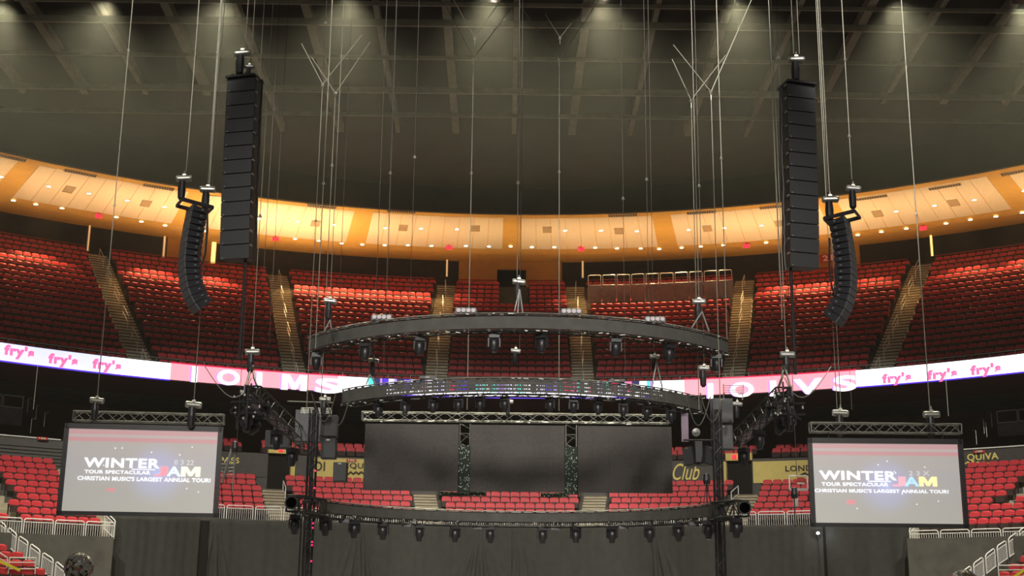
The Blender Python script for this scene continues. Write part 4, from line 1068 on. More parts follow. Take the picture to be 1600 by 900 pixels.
def proj_screen(cs, side, items):
    # cs: outer TL, TR, BR, BL pixels
    tl, tr, br, bl = cs; Y0 = 41.0
    Yr = Y0+(.55 if side == 'left' else -.05)
    q0, q1 = atY(*bl, Y0), atY(*br, Yr)
    d = q1-q0; wd = math.hypot(d.x, d.y); rz = math.atan2(d.y, d.x)
    H = ((atY(*tl, Y0).z-q0.z)+(atY(*tr, Yr).z-q1.z))/2; zb = (q0.z+q1.z)/2
    c = Vector(((q0.x+q1.x)/2, (q0.y+q1.y)/2, zb))
    t = thing('projection_screen', 'wide projection screen with black border showing the tour title, hung on the %s' % side, 'screen', c, rz, 'projection screens')
    bw = .15; bt = .17; bb = .13
    fr = MB(); fr.box((-wd/2+bw/2, 0, H/2), (bw, .10, H)).box((wd/2-bw/2*.72, 0, H/2), (bw, .10, H)).box((0, 0, H-bt/2), (wd, .10, bt)).box((0, 0, bb/2), (wd, .10, bb))
    fr.obj('black_border', M['blackm'], t)
    x0, x1, z0, z1 = -wd/2+bw, wd/2-bw, bb, H-bt
    sf = MB().box(((x0+x1)/2, .02, (z0+z1)/2), (x1-x0, .03, z1-z0)).obj('screen_surface', screen_mat('projected_image_'+side, 0, (.61 if side == 'left' else .49, .47)), t)
    Mx = Matrix.Rotation(rz, 3, 'Z'); nrm = Mx @ Vector((0, -1, 0))
    def on(px, py):
        dd = ray(px, py); k = (c-CAMP+nrm*.0).dot(nrm)/dd.dot(nrm); q = CAMP+dd*k-c; return Mx.transposed() @ q
    for s, xa, xb, ya, yb, m, bold, sh in items:
        a_, b_ = on(xa, (ya+yb)/2), on(xb, (ya+yb)/2); h = on((xa+xb)/2, ya).z-on((xa+xb)/2, yb).z
        if s is None: MB().box(((a_.x+b_.x)/2, -.002, (a_.z+b_.z)/2), (b_.x-a_.x, .006, h)).obj('projected_mark', m, t)
        else: letters('lettering', s, b_.x-a_.x, h, m, t, ((a_.x+b_.x)/2, -.004, (a_.z+b_.z)/2), 0, .008, bold, sh)
    return t, c, wd, H, rz
itL = [('WINTER', 131, 250, 716, 731, WL, .03, 0), ('J', 241, 262, 729, 744, HR, .03, 0), ('A', 261, 283, 729, 744.3, PB, .03, 0), ('M', 283, 313, 729.5, 744.8, PY, .012, 0),
       ('TOUR SPECTACULAR', 132, 235, 735, 740.5, WL, .018, 0), ("CHRISTIAN MUSIC'S LARGEST ANNUAL TOUR!", 121, 329, 745.5, 752, WL, .015, 0),
       ('II 3 22', 273, 303, 719, 726.5, FG, .0, 0), (None, 167, 180, 762.5, 768, SOFTP, 0, 0), (None, 206, 242, 733, 734.2, WL, 0, 0)]
itR = [('WINTER', 1280, 1401, 736, 750, WL, .03, 0), ('J', 1394, 1415, 745, 760, PK, .03, 0), ('A', 1413, 1436, 745, 760, BL, .03, 0), ('M', 1436, 1464, 745, 760, YE, .012, 0),
       ('TOUR SPECTACULAR', 1284, 1388, 754, 759.5, WL, .018, 0), ("CHRISTIAN MUSIC'S LARGEST ANNUAL TOUR!", 1273, 1482, 764.5, 770, WL, .015, 0),
       ('2 3 X', 1420, 1452, 736, 743, FG, .0, 0), (None, 1323, 1336, 781, 788, SOFTP, 0, 0), (None, 1356, 1392, 751.5, 752.7, WL, 0, 0)]
rnd = random.Random(4)
for k in range(9):
    x, y = rnd.uniform(150, 320), rnd.uniform(690, 780); itL.append((None, x, x+1.6, y, y+1.6, WL, 0, 0)); x, y = rnd.uniform(1300, 1480), rnd.uniform(712, 800); itR.append((None, x, x+1.6, y, y+1.6, WL, 0, 0))
SL = proj_screen(((97, 661), (347, 667), (339, 809), (88, 804)), 'left', itL)
SR = proj_screen(((1261.5, 683.5), (1504, 687), (1513, 825.5), (1267.5, 823)), 'right', itR)

# ================================================================ rigging: hoists, cables, bridles
ROOFZ = 27.0
ROPES = []
def hoist(px, py, Y, label, group='chain hoists', s=1., style=0, m='blackm'):
    """py = top of the hoist body"""
    p = atY(px, py, Y)
    t = thing('chain_hoist', label, 'hoist', p, 0, group)
    MB().lathe([(0, -.26*s), (.10*s, -.26*s), (.115*s, -.2*s), (.115*s, .2*s), (.10*s, .26*s), (0, .26*s)], 14, (0, 0, -.12*s), Matrix.Rotation(R_(90+random.uniform(-6, 6)), 3, 'Y')).obj('motor_body', M['chrome'] if style else M['railg'], t)
    MB().lathe([(0, 0), (.11*s, 0), (.14*s, -.3*s), (.12*s, -.62*s), (.05*s, -.70*s), (0, -.70*s)], 12, ((-.05)*s, 0, -.2*s)).obj('chain_bag', M[m], t)
    MB().tube((0, 0, -.02), (0, 0, .16*s), .02).box((0, 0, .02), (.12*s, .05, .06)).obj('hook', M['chrome'], t)
    return p
def cable(x0, y0, x1, y1, Y, label, r=.016, m='cable', zt=None, top=None, group=None):
    """a vertical rope through pixel (x1,y1) at depth Y up to the roof (or to a given pixel height)"""
    q = atY(x1, y1, Y); zt_ = zt if zt is not None else zroof(Y)-.1
    if top is not None: zt_ = atY(x1, top, Y).z
    o = MB().tube((0, 0, 0), (0, 0, zt_-q.z), r, 6).obj('rigging_rope', M[m], loc=q)
    ROPES.append((q.x, q.y, q.z, zt_)); return tag(o, label, 'rope', group), q, zt_
def bridle(px, py, legs, Y, label, r=.017):
    q = atY(px, py, Y)
    t = thing('rope_bridle', label, 'rigging', q)
    for lx, ly in legs:
        e = atY(lx, ly, Y)-q; f = 1.0
        if ly < 15: e = e*1.25
        MB().tube((0, 0, .03), e, r, 6).obj('bridle_leg', M['cable'], t)
    MB().lathe([(0, -.07), (.05, -.05), (.06, 0), (.03, .06), (0, .07)], 8).obj('shackle', M['chrome'], t)
    MB().tube((0, 0, -.05), (0, 0, -.25), .02).obj('swivel', M['chrome'], t)
    return q
# Y shaped bridles with their drop ropes
for x, y, legs, xb, yb, Y, l in ((740, 92, ((694, 4), (802, 9)), 735.5, 640, 46.6, 'left of roof centre'),
                                 (874, 94, ((812, 8), (935, 2)), 874, 642, 46.6, 'right of roof centre'),
                                 (504, 133, ((471, 68), (566, 54)), 482.5, 640, 39.5, 'above the left tower, higher one'),
                                 (524, 147, ((486, 88), (578, 66)), 503.5, 650, 40.5, 'above the left tower, lower one'),
                                 (1080, 158, ((1050, 92), (1134, 86)), 1090, 640, 40.5, 'above the right tower, lower one'),
                                 (1111, 145, ((1052, 70), (1176, -4)), 1123, 640, 39.5, 'above the right tower, higher one')):
    bridle(x, y, legs, Y, 'pale wire rope bridle forming a V %s' % l)
    q = atY(x, y, Y)
    z0 = atY(xb, yb, Y).z
    o = MB().tube((0, 0, 0), (0, 0, q.z-.25-z0), .014, 6).obj('rigging_rope', M['cable'], loc=(q.x, q.y, z0)); ROPES.append((q.x, q.y, z0, q.z)); tag(o, 'pale drop rope under the V bridle %s' % l, 'rope')
for x, y, legs, l in ((742, 60, ((711, 4), (786, -5)), 'left'), (875, 60, ((852, 22), (893, 36)), 'right')):
    bridle(x, y, legs, 44, 'small faint wire bridle hanging behind the large %s V bridle' % l, .012)
# plain drops: (x, y of lower end, depth, label, radius)
DR = [(152, 622, 41, 'left hoist of the left screen', .018), (303, 628, 41.3, 'right hoist of the left screen', .018), (291, 268, 39, 'first motor of the left curved speaker array', .016),
      (325, 290, 39, 'second motor of the left curved speaker array', .022), (331, 290, 39.3, 'second motor of the left curved speaker array, thin companion', .012),
      (383, 78, 38, 'tall left speaker stack', .014), (392, 100, 38.2, 'tall left speaker stack, thin companion', .012),
      (394, 545, 36, 'motor of the left diagonal truss', .012), (412, 430, 44, 'upper seats right of the tall left speaker stack', .010),
      (420, 545, 46, 'upper seats left of the second aisle', .009), (483, 560, 42, 'left tower', .010), (493, 545, 38.4, 'topmost ring left end', .018),
      (516, 466, 39, 'left hoist of the topmost ring', .012), (530, 470, 42, 'upper seats beside the left ring hoist', .009), (584, 560, 40, 'left small hoist over the middle ring', .010),
      (597, 640, 42, 'middle ring left part', .008), (603, 500, 41, 'topmost ring left part', .008), (640, 500, 41, 'topmost ring left of centre', .008),
      (808, 440, 38.5, 'centre hoist of the topmost ring', .012), (812, 545, 40, 'centre hoist of the middle ring', .010), (977, 600, 42, 'middle ring right of centre', .008),
      (1014, 505, 41, 'topmost ring right part', .008), (1022, 560, 40, 'right small hoist over the middle ring', .008), (1092, 466, 39, 'right hoist of the topmost ring', .012),
      (1100, 570, 42, 'hoist over the right tower', .010), (1136, 530, 40.3, 'topmost ring right end', .016), (1222, 500, 38, 'tall right speaker stack, left companion', .016),
      (1240, 84, 38, 'tall right speaker stack', .016), (1249, 84, 38.2, 'tall right speaker stack, right companion', .012), (1228, 548, 36, 'motor of the right diagonal truss', .012),
      (1293, 300, 39, 'first motor of the right curved speaker array', .016), (1308, 640, 41.3, 'left hoist of the right screen', .014), (1314, 640, 41.4, 'left hoist of right screen, thin companion', .014),
      (1331, 280, 39, 'second motor of the right curved speaker array', .014), (1453, 642, 41, 'right hoist of the right screen', .018),
      (1218, 430, 46, 'upper seats behind the tall right speaker stack', .008), (52, 640, 55, 'dark club level left of the left screen', .012),
      (1331, 640, 52, 'dark club level right of the left hoist of the right screen', .010), (1482, 650, 53, 'dark club level near the right frame edge', .012),
      (367, 745, 40, 'lower seats right of the left screen', .010), (1245, 745, 43, 'backboard left of the right screen', .010)]
seenl = {}
for x, y, Y, l, r in DR:
    zt = None
    if 'dark club' in l: zt = atY(x, y-70, Y).z
    cable(0, 0, x, y, Y, ('thin vertical wire rope ending at the %s' % l) if len(l.split()) < 10 else 'wire rope at the '+l, r, 'cable' if r >= .012 else 'chain', zt=zt, group=None)
# small shackles half way up the ropes
SH = [(197, 78, 41), (338, 82, 41.3), (493, 35, 38.4), (739, 270, 46.6), (874, 268, 46.6), (808, 285, 38.5), (644, 245, 41), (603, 270, 41), (522, 258, 42), (511, 286, 40.5), (1095, 290, 40.5), (1131, 247, 40.3),
      (1290, 45, 39), (1303, 92, 41.3), (1330, 212, 39), (1418, 98, 41), (165, 320, 41), (308, 340, 41.3), (405, 337, 44), (474, 345, 42), (976, 310, 42), (1012, 280, 41), (1222, 90, 38), (1434, 335, 41)]
for i, (x, y, Y) in enumerate(SH):
    best = None
    for rx, ry, z0, z1 in ROPES:
        z = CAMP.z+ (atY(x, y, ry).z-CAMP.z)
        if z0 <= z <= z1:
            e = abs(proj((rx, ry, z))[0]-x)
            if best is None or e < best[0]: best = (e, Vector((rx, ry, z)))
    q = best[1] if best and best[0] < 25 else atY(x, y, Y)
    t = thing('rope_shackle', 'small bright shackle on a vertical rope, %s counted from the left' % ordw(1+sorted(SH).index((x, y, Y))), 'shackle', q, 0, 'rope shackles')
    MB().lathe([(0, -.07), (.035, -.05), (.045, 0), (.02, .05), (0, .07)], 8).obj('bow', M['chrome'], t); MB().tube((-.06, 0, -.03), (.06, 0, -.03), .012).obj('pin', M['chrome'], t)
# hoists
hoist(152, 621, 41, 'motor hoist on the left end of the left screen truss', s=.85, style=1); hoist(303, 627, 41.3, 'motor hoist on the right end of the left screen truss', style=1)
hoist(1313, 640, 41.3, 'motor hoist on the left end of the right screen truss', style=1); hoist(1455, 642, 41, 'motor hoist on the right end of the right screen truss', style=1)
hoist(288, 274, 39, 'crinkled chain bag hoist above the left curved speaker array, left one', s=.95, style=1); hoist(325, 291, 39, 'chain bag hoist above the left curved speaker array, right one', s=.95, style=1)
hoist(1297, 306, 39, 'green tinted motor hoist above the right curved speaker array', s=1., style=1)
hoist(1333, 290, 39, 'round coiled hoist with dangling bag above the right curved speaker array', s=.9)
hoist(379, 78, 38, 'motor hoist on top of the tall left speaker stack', s=1., style=1); hoist(390, 101, 38.2, 'smaller second hoist beside the motor on the tall left speaker stack', s=.6)
hoist(1244, 88, 38, 'motor hoist on top of the tall right speaker stack', s=1., style=1)
hoist(395, 545, 36, 'motor hoist above the left diagonal truss', s=.8, style=1); hoist(1230, 549, 36, 'motor hoist above the right diagonal truss', s=.8)
hoist(516, 466, 39.3, 'motor hoist carrying the left part of the topmost ring', s=.8, style=1); hoist(811, 436, 38.6, 'motor hoist carrying the centre of the topmost ring', s=.8, style=1)
hoist(1092, 467, 39.2, 'motor hoist carrying the right part of the topmost ring', s=.8); hoist(584, 560, 40, 'small hoist above the middle ring, left one', s=.65, style=1)
hoist(806, 545, 39.5, 'small hoist above the middle ring, centre one', s=.6); hoist(1023, 554, 40, 'small hoist above the middle ring, right one', s=.6)
hoist(1100, 571, 40.5, 'flat topped hoist beside the right end of the middle ring', s=.8); hoist(795, 625, 46.2, 'dark hoist with bent cable above the middle video wall', s=.65)
hoist(1152, 628, 40, 'small dark hoist beside the right speaker boxes', s=.6); hoist(508, 620, 40, 'pale topped hoist right of the left tower', s=.7, style=1)
# sling legs under the ring hoists
for x, y, legs, Y, l in ((516, 500, ((506, 519), (518, 514)), 39, 'left'), (812, 452, ((809, 489), (817, 489), (804, 486)), 38, 'centre'), (1097, 487, ((1081, 512), (1108, 518)), 39, 'right'),
                         (1026, 565, ((1019, 604), (1035, 607)), 39.6, 'middle ring right'), (578, 585, ((572, 601), (587, 600)), 39.6, 'middle ring left')):
    q = atY(x, y, Y); t = thing('sling', 'pair of grey sling legs under the %s ring hoist' % l, 'sling', q, 0, 'ring slings')
    for lx, ly in legs: MB().tube((0, 0, 0), atY(lx, ly, Y)-q, .025).obj('sling_leg', M['railg'], t)

# ================================================================ speaker arrays
def main_array(cx, ytop, ybot, side, yaw):
    Y = 38.0; p = atY(cx, ytop, Y); z1 = p.z; z0 = atY(cx, ybot, Y).z
    t = thing('line_array_speaker', 'tall black hanging speaker stack of thirteen boxes on the %s' % side, 'loudspeaker', (p.x, Y, z1), yaw, 'tall speaker stacks')
    n = 13; W_ = .98; D_ = .62; hb = (z1-z0-.1)/n
    tilt = 0.; y = 0.; z = -.10
    for k in range(n):
        tl = R_([0, 0, 0, 0, .5, .5, 1, 1, 1.5, 2, 2.5, 3, 3.5][k]); tilt += tl*.3
        m = Matrix.Rotation(tilt, 3, 'X'); c = Vector((0, y, z))
        cen = c+m @ Vector((0, D_/2, -hb/2))
        b = MB().box(cen, (W_*.97, D_, hb-.025), m).obj('speaker_box', M['spkside'], t)
        MB().box(c+m @ Vector((0, -.02, -hb/2)), (W_, .05, hb-.035), m).obj('grille', M['spk2'] if False else M['spk'], b)
        for sx in (-1, 1): MB().box(c+m @ Vector((sx*(W_/2-.0), .1, -.03)), (.035, .16, .07), m).obj('rigging_lug', M['railg'], b)
        MB().box(c+m @ Vector((-W_/2+.09, -.05, -hb+.05)), (.035, .012, .025), m).obj('badge', M['chrome'], b)
        nxt = c+m @ Vector((0, 0, -hb)); y, z = nxt.y, nxt.z
    MB().box((0, .25, -.05), (W_*1.04, .8, .07)).box((-.3, .25, .0), (.06, .7, .1)).box((.3, .25, .0), (.06, .7, .1)).obj('flying_frame', M['black'], t)
    mb = MB(); sx = (W_/2+.10)*(1 if side == 'left' else -1); pts = [Vector((sx+random.uniform(-.02, .02), .25, -.1-(z1-z0)*i/26)) for i in range(27)]
    mb.path(pts, .035, 6).obj('cable_loom', M['black'], t)
    return t
main_array(378, 118, 404, 'left', R_(-12)).rotation_euler.y = R_(-1.0); main_array(1250.5, 128, 417, 'right', R_(12)).rotation_euler.y = R_(1.0)
for x, y0, y1, Y, l in ((374, 404, 560, 38.3, 'left'), (1243, 418, 585, 38.3, 'right')):
    q = atY(x, y1, Y); zt = atY(x, y0, Y).z
    tag(MB().tube((0, 0, 0), (0, 0, zt-q.z), .05, 8).obj('cable_bundle', M['black'], loc=q), 'thick black cable bundle hanging below the tall %s speaker stack' % l, 'cable')
def curved_array(pxs, side, yaw, Y=39.):
    # spine given by pixels of the visible edge between grille and cheek
    q0 = atY(*pxs[0], Y); s_ = -1 if side == 'left' else 1
    t = thing('line_array_speaker', 'curved banana shaped speaker array of small boxes on the %s' % side, 'loudspeaker', q0, yaw, 'curved speaker arrays')
    q1 = atY(*pxs[-1], Y); H = q0.z-q1.z
    n = 16; hb = H/n*1.10; W_ = .80; D_ = .50
    ang = R_(-7); y = .0; z = 0.
    prof = [0, .2, .3, .5, .8, 1, 1.2, 1.5, 2, 2.5, 3, 3.6, 4.2, 5, 6, 7]
    for k in range(n):
        ang += R_(prof[k]*1.2)
        m = Matrix.Rotation(ang, 3, 'X'); c = Vector((0, y, z))
        h2 = hb*(1. if k < 13 else 1.25)
        b = MB()
        pr = [(-.0, -.012), (D_, -.045), (D_, -h2+.045), (0, -h2+.012)]
        q = [c+m @ Vector((sx*W_/2*.96, yy, zz)) for sx in (-1, 1) for yy, zz in pr]
        b.add(q, [(0, 1, 2, 3), (7, 6, 5, 4), (0, 4, 5, 1), (1, 5, 6, 2), (2, 6, 7, 3), (3, 7, 4, 0)])
        bo = b.obj('speaker_box', M['spkside'], t)
        MB().box(c+m @ Vector((0, -.02, -h2/2)), (W_, .04, h2-.02), m).obj('grille', M['spk2'], bo)
        for sx in (-1, 1): MB().box(c+m @ Vector((sx*W_/2*.97, D_*.62, -h2/2)), (.03, .07, .04), m).obj('rigging_pin', M['chrome'], bo)
        nx = c+m @ Vector((0, 0, -h2)); y, z = nx.y, nx.z
    fr = MB(); mt = Matrix.Rotation(R_(-7), 3, 'X')
    for sx in (-1, 1): fr.box(mt @ Vector((sx*.40, .12, .06)), (.06, 1.0, .12), mt)
    for yy in (-.38, .1, .62): fr.box(mt @ Vector((0, yy, .06)), (.8, .06, .10), mt)
    fr.obj('flying_frame', M['spkside'], t)
    return t
curved_array([(298, 324), (313, 470)], 'left', R_(-62)); curved_array([(1322, 342), (1306, 490)], 'right', R_(62))
for x, y0, y1, Y, l, s_ in ((324, 300, 420, 38.8, 'left', 1), (1296, 372, 470, 38.8, 'right', -1)):
    pts = [atY(x+s_*0, y0, Y), atY(x, (y0+y1)/2, Y), atY(x-s_*3, y1-25, Y), atY(x-s_*8, y1-8, Y), atY(x-s_*14, y1-22, Y), atY(x-s_*8, y1-50, Y)]
    q = pts[0].copy(); tag(MB().path([p-q for p in pts], .03, 8).obj('speaker_cable', M['black'], loc=q), 'looped black cable hanging beside the curved %s speaker array' % l, 'cable')
for x, y1, l in ((309, 600, 'left'), (1308, 640, 'right')): pass

# ================================================================ screen trusses
for (x0, y0, x1, y1, Y, s_) in ((116, 649, 350, 657, 41.1, 'left'), (1266, 668, 1500, 671, 41.0, 'right')):
    a_, b_ = atY(x0, y0, Y), atY(x1, y1, Y+(.5 if s_ == 'left' else 0)); L_ = (a_+b_)/2; b_.z = a_.z = L_.z; n = 14
    t = thing('box_truss', 'short aluminium truss carrying the %s projection screen' % s_, 'truss', L_)
    truss_pts(MB(), [a_.lerp(b_, i/n)-L_ for i in range(n+1)], .30, .30, .024, .014).obj('truss_frame', M['alu'], t)
    for sx in (-.38, .38):
        q = a_.lerp(b_, .5+sx)-L_; MB().tube(q+Vector((0, 0, -.15)), q+Vector((0, 0, -.42)), .02).obj('drop_arm', M['black'], t)

# ================================================================ towers and side rigs
for x0, x1, s_ in ((484, 478.5, 'left'), (1122, 1129, 'right')):
    q = atY((x0+x1)/2, 850, 40); zt = atY(x0, 640, 40).z
    t = thing('support_tower', 'slim black truss tower with red markers standing on the %s of the stage' % s_, 'tower', (q.x, 40, 0), 0, 'support towers')
    mb = MB(); r = .13
    for sx in (-1, 1):
        for sy in (-1, 1): mb.tube((sx*r, sy*r, 0), (sx*r, sy*r, zt), .022)
    n = 26
    for k in range(n):
        z0, z1 = zt*k/n, zt*(k+1)/n; e = 1 if k % 2 else -1
        mb.tube((-r*e, -r, z0), (r*e, -r, z1), .012, 4); mb.tube((-r*e, r, z0), (r*e, r, z1), .012, 4); mb.tube((-r, -r*e, z0), (-r, r*e, z1), .012, 4); mb.tube((r, -r*e, z0), (r, r*e, z1), .012, 4)
    mb.obj('truss_frame', M['black'], t)
    MB().tube((0, 0, .0), (0, 0, zt), .07, 8).obj('cable_core', M['black'], t)
    MB().box((0, 0, .03), (.7, .7, .06)).obj('base_plate', M['black'], t)
    if s_ == 'left':
        for k, yy in enumerate((736, 763, 818, 825, 847, 852, 877)):
            MB().box((.15, -.16, atY(478, yy, 40).z), (.05, .02, .05)).obj('marker_lamp', M['pinkled'], t)
ZA = atY(395, 612, 33.5).z
for (x0, y0, x1, y1, s_) in ((395, 612, 484, 694, 'left'), (1224, 614, 1146, 690, 'right')):
    a_ = atY(x0, y0, 33.5); b_ = atZ(x1, y1, a_.z); L_ = (a_+b_)/2; n = 14
    t = thing('side_truss', 'diagonal black truss with mauve fascia running back to the %s tower' % s_, 'truss', L_)
    pts = [a_.lerp(b_, i/n)-L_ for i in range(n+1)]
    truss_pts(MB(), [p+Vector((0, 0, -.05)) for p in pts], .40, .40, .025, .014).obj('truss_frame', M['black'], t)
    d = (b_-a_).normalized(); sd = Vector((d.y, -d.x, 0)); sd = sd if sd.y < 0 else -sd
    A2, B2 = pts[0]+sd*.23, pts[-1]+sd*.23
    MB().beam(A2, B2, .03, .36).obj('fascia_panel', M['purple'], t)
    MB().tube(A2+Vector((0, 0, .2)), B2+Vector((0, 0, .2)), .022).obj('top_chord', M['alu'], t)
    # pipe frame at the outer end
    q = atY(x0-(8 if s_ == 'left' else -8), y0+22, 33.3)
    t = thing('pipe_frame', 'tangled black pipe frame with clamps at the outer end of the %s diagonal truss' % s_, 'rigging', q)
    mb = MB(); rr = random.Random(11 if s_ == 'left' else 12)
    for k in range(9):
        a3 = Vector((rr.uniform(-.38, .2), rr.uniform(-.25, .25), rr.uniform(-.35, .4))); b3 = a3+Vector((rr.choice((0, rr.uniform(-.5, .5))), 0, rr.uniform(-.55, .55)))
        mb.tube(a3, b3, .026)
    mb.tube((-.45, 0, .1), (.45, 0, .1), .03).tube((-.45, 0, -.2), (.45, 0, -.2), .03).tube((0, 0, .5), (0, 0, -.6), .035)
    mb.obj('pipe_set', M['black'], t)
    mb = MB()
    for k in range(12): mb.box((rr.uniform(-.4, .4), -.06, rr.uniform(-.4, .4)), (.045, .03, .03+rr.random()*.05))
    mb.obj('clamp_row', M['alu'], t)['kind'] = 'stuff'
    # heads on the side rig
    sg = 1 if s_ == 'left' else -1
    for i, (dx, yy, Y, sz, tl) in enumerate(((-8, 640, 33.6, .8, 0), (4, 648, 34.2, .8, .9), (38, 672, 38, .8, 0), (62, 700, 40.5, .8, .1), (20, 630, 34.6, .62, -.5))):
        moving_head(atY(x0+sg*dx, yy, Y), 'black moving head lamp on the %s side rig, %s from the outside' % (s_, ordw(1+[3, 4, 0, 2, 1].index(i) if False else (1, 2, 4, 5, 3)[i])), 'side rig moving heads', sz, rr.uniform(-.8, .8), tl)
    # looping cables
    for k in range(3):
        xa, xb = x0+sg*(-2+k*2), x0+sg*(-75+k*6)
        if k == 0: pts = [atY(xa+(xb-xa)*i/12, 590+(38*math.sin(math.pi*(i/12)**.8))-(i/12)*(18), 35.2) for i in range(13)]
        else: pts = [atY(x0+sg*(70+k*22+(38*i/12)), 608+k*6+45*math.sin(math.pi*i/12), 39.3) for i in range(13)]
        q = pts[0].copy(); tag(MB().path([p-q for p in pts], .020 if k else .014, 6).obj('looping_cable', M['chain'] if k else M['railg'], loc=q),
                               ['thin pale cable drooping outwards from the %s side rig' % s_, 'black cable loop beside the %s tower, outer one' % s_, 'black cable loop beside the %s tower, inner one' % s_][k], 'cable')
    for k in range(2):
        xa = x0+sg*(-7+k*9); pts = [atY(x0+sg*(-2+k*2), 572, 35.8), atY(xa, 590, 34.8), atY(xa+sg*(-4 if k == 0 else 6), 606, 34), atY(xa+sg*2, 620, 33.6)]
        q = pts[0].copy(); tag(MB().path([p-q for p in pts], .035, 6).obj('power_cable', M['black'], loc=q), 'thick cable pair feeding the %s side rig from its hoist, %s strand' % (s_, 'outer' if k == 0 else 'inner'), 'cable')
def speaker_cab(x0, y0, x1, y1, Y, label, m='spk2', rz=0., ry=0., group=None):
    a_, b_ = atY(x0, y0, Y), atY(x1, y1, Y); wd = b_.x-a_.x; h = a_.z-b_.z; c = (a_+b_)/2
    t = thing('speaker_cabinet', label, 'loudspeaker', c, rz, group); t.rotation_euler = (0, ry, rz)
    MB().box((0, .25, 0), (wd, .48, h)).obj('cabinet', M['blackm'], t)
    MB().box((0, -.01, 0), (wd-.03, .03, h-.03)).obj('grille', M[m], t)
    MB().box((0, -.03, h/2-.05), (.10, .02, .03)).obj('handle', M['chrome'], t)
speaker_cab(462, 640, 500, 690, 42, 'large slate speaker cabinet behind the left tower', 'spk2')
speaker_cab(502, 648, 525, 682, 40.5, 'upper dark speaker box of the hanging pair right of the left tower', 'spk'); speaker_cab(502, 685, 523, 716, 40.5, 'lower dark speaker box of the hanging pair right of the left tower', 'spk')
speaker_cab(1113, 622, 1146, 661, 41, 'slate speaker box hung right of the right tower, upper one', 'spk2'); speaker_cab(1114, 664, 1146, 702, 41, 'slate speaker box hung right of the right tower, lower one', 'spk2')
speaker_cab(1066, 698, 1084, 727, 40, 'dark wedge speaker tilted outwards, left of the pair under the right rig', 'spk', R_(-35), R_(-8)); speaker_cab(1099, 697, 1118, 726, 40, 'dark wedge speaker tilted inwards, right of the pair under the right rig', 'spk', R_(35), R_(8))
speaker_cab(521, 722, 540, 752, 40.5, 'lowest black speaker box in front of the mustard banner', 'spk')
speaker_cab(415, 672, 452, 700, 42.5, 'dark speaker box above the left doorway', 'spk')
# clutter between the wedge speakers, mauve panel, floor stands
q = atY(1092, 700, 40); t = thing('mount_frame', 'dark mounting frame between the two tilted wedge speakers', 'rigging', q)
MB().box((0, .1, -.1), (.22, .2, .7)).obj('frame_body', M['black'], t); MB().lathe([(0, 0), (.13, .02), (.13, .16), (0, .2)], 12, (-.1, -.05, .48), Matrix.Rotation(R_(90), 3, 'X')).obj('reflector', M['railg'], t)
MB().tube((-.5, 0, .25), (.5, 0, .25), .03).obj('cross_pipe', M['black'], t)
q0, q1 = atY(1064, 640, 41), atY(1076, 690, 41)
tag(MB().box((0, 0, 0), (q1.x-q0.x, .04, q0.z-q1.z)).obj('mauve_panel', M['purple'], loc=(q0+q1)/2), 'upright mauve strip panel left of the right side speakers', 'panel')
for i, (x, yt, yb, s_) in enumerate(((363, 690, 768, 'left screen'), (1105, 740, 795, 'right tower'), (1243, 762, 824, 'right screen'))):
    Y = 40 if i != 1 else 40.4; q = atY(x, yb, Y); h = atY(x, yt, Y).z-q.z
    t = thing('lamp_on_pole', 'small dark lamp hanging on a thin pole beside the %s' % s_, 'stage light', q, 0, 'pole lamps')
    MB().tube((0, 0, 0), (0, 0, h), .02).obj('pole', M['railg'] if i == 0 else M['black'], t)
    MB().lathe([(0, 0), (.10, .0), (.12, .12), (.09, .32), (0, .36)], 12, (0, -.05, h-.34)).obj('lamp_head', M['blackm'], t)
    if i == 1: MB().tube((0, 0, h-.3), (.14, 0, 0), .012).tube((0, 0, h-.3), (-.14, 0, 0), .012).obj('brace', M['black'], t)
# pale bar assembly above the left speakers
q = atY(497, 638, 40); t = thing('cable_spool_frame', 'pale metal bar frame above the left speaker cabinets', 'rigging', q)
rr = random.Random(3); mb = MB()
for k in range(4): mb.tube((-.55, 0, .0-.05*k), (-.15, 0, .02-.05*k), .012)
for k in range(4): mb.tube((.0, 0, -.05*k), (.45, 0, -.05*k), .012)
for k in range(6): mb.tube((-.5+.17*k, 0, .03), (-.42+.17*k, 0, -.18), .012)
mb.obj('bar_set', M['rail'], t); MB().tube((-1.0, 0, .22), (.5, 0, .18), .02).obj('cross_bar', M['chrome'], t)
t = thing('cable_spool_frame', 'thin pink lit wire rack right of the middle ring at the display band', 'rigging', atY(1145, 610, 40))
mb = MB()
for k in range(5): mb.tube((-.3, 0, .15-.07*k), (.35, 0, .16-.07*k), .010)
mb.tube((-.3, 0, .2), (-.3, 0, -.3), .02).tube((.35, 0, .2), (.3, 0, -.3), .015); mb.obj('bar_set', M['railg'], t)
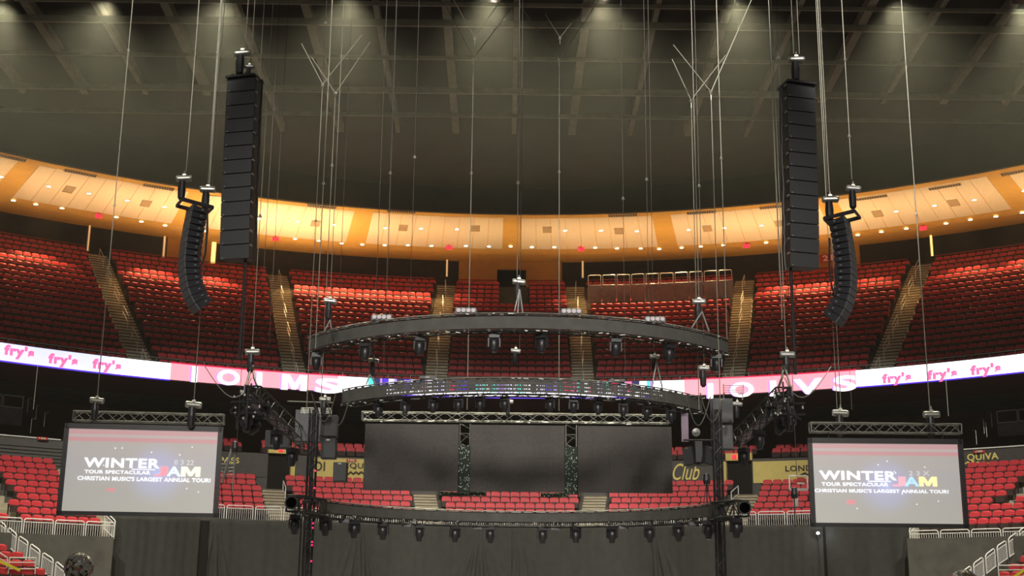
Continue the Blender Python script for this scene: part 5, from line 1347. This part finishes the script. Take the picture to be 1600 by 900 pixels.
# basketball backboard left of the right screen and frame right of the left screen
for (x0, y0, x1, y1, s_) in ((1233, 743, 1262, 765, 'right'), (341, 716, 352, 748, 'left')):
    a_, b_ = atY(x0, y0, 45), atY(x1, y1, 45); c = (a_+b_)/2; wd = b_.x-a_.x; h = a_.z-b_.z
    if s_ == 'right':
        t = thing('backboard', 'white framed basketball backboard with red emblem left of the right screen', 'backboard', c)
        fr = MB(); e = .045
        fr.box((0, 0, h/2), (wd, .04, e)).box((0, 0, -h/2), (wd, .04, e*2)).box((-wd/2, 0, 0), (e, .04, h)).box((wd/2, 0, 0), (e, .04, h)); fr.obj('frame', M['rail'], t)
        MB().box((.08, -.02, .02), (.34, .03, .14)).box((.08, -.02, .14), (.26, .03, .08)).obj('emblem', M['redsign'], t)
        MB().box((.08, -.035, -.03), (.26, .02, .06)).obj('emblem_band', M['wlet'], t)
        MB().box((-.1, .1, -h/2-.3), (.16, .1, .6)).obj('support_arm', M['rail'], t)
    else:
        t = thing('hoop_frame', 'pale folded hoop support with braces at the right edge of the left screen', 'frame', c)
        mb = MB().tube((.05, 0, -.5), (.35, 0, .9), .05)
        mb.obj('post', M['railg'], t)
        mb = MB()
        for k in range(5): mb.tube((-.15, 0, .3-.14*k), (.5, 0, .28-.12*k), .014)
        for k in range(3): mb.tube((-.1+.25*k, 0, .3), (.1+.2*k, 0, -.3), .014)
        mb.obj('brace', M['alu'], t)
# ================================================================ roof flood lamps and their light
FL = [(12, 0), (170, -3), (352, -6), (548, -8), (765, -8), (943, -3), (1150, -3), (1398, -2), (1592, 4)]
for i, (x, y) in enumerate(FL):
    q = atY(x, y-2, 54.0)
    t = thing('roof_flood_lamp', 'bright round flood lamp under the roof, %s from the left' % ordw(i+1), 'light', q, 0, 'roof flood lamps')
    MB().lathe([(0, .55), (.12, .55), (.14, .3), (.30, .05), (.32, 0), (.30, 0)], 18).obj('housing', M['black'], t, smooth=True)
    MB().lathe([(0, .02), (.28, .02), (.28, .035), (0, .035)], 18).obj('lens', M['lampw'], t)
    MB().tube((0, 0, .55), (0, 0, .9), .02).obj('hanger', M['black'], t)
    spot('flood_beam', (q.x, q.y, q.z-.05), (q.x, q.y-9, 0), 12500, (1.0, .97, .70), 88, 1.0, .3)
# thin haze hanging under the roof
hz = MB().box((0, 57.5, 24.2), (84, 25, 10.6)).obj('haze', None)
hz.data.materials.clear(); hm = bpy.data.materials.new('thin_stage_haze'); hm.use_nodes = True; nt = hm.node_tree; nt.nodes.remove(nt.nodes['Principled BSDF'])
vsn = nt.nodes.new('ShaderNodeVolumeScatter'); vsn.inputs['Color'].default_value = (1, .95, .78, 1); vsn.inputs['Density'].default_value = .0025; vsn.inputs['Anisotropy'].default_value = .35
nt.links.new(vsn.outputs[0], nt.nodes['Material Output'].inputs['Volume']); hz.data.materials.append(hm)
tag(hz, 'thin grey green haze hanging in the upper air under the roof', 'haze', kind='stuff')

hz2 = MB().box((0, 43, 14.8), (86, 72, 28.5)).obj('haze', None); hz2.data.materials.clear()
hm2 = hm.copy(); hm2.name = 'thin_arena_haze'; hm2.node_tree.nodes[vsn.name].inputs['Density'].default_value = .00045; hm2.node_tree.nodes[vsn.name].inputs['Color'].default_value = (1, .93, .86, 1)
hz2.data.materials.append(hm2)
tag(hz2, 'very thin warm haze filling the whole bowl above the floor', 'haze', kind='stuff')
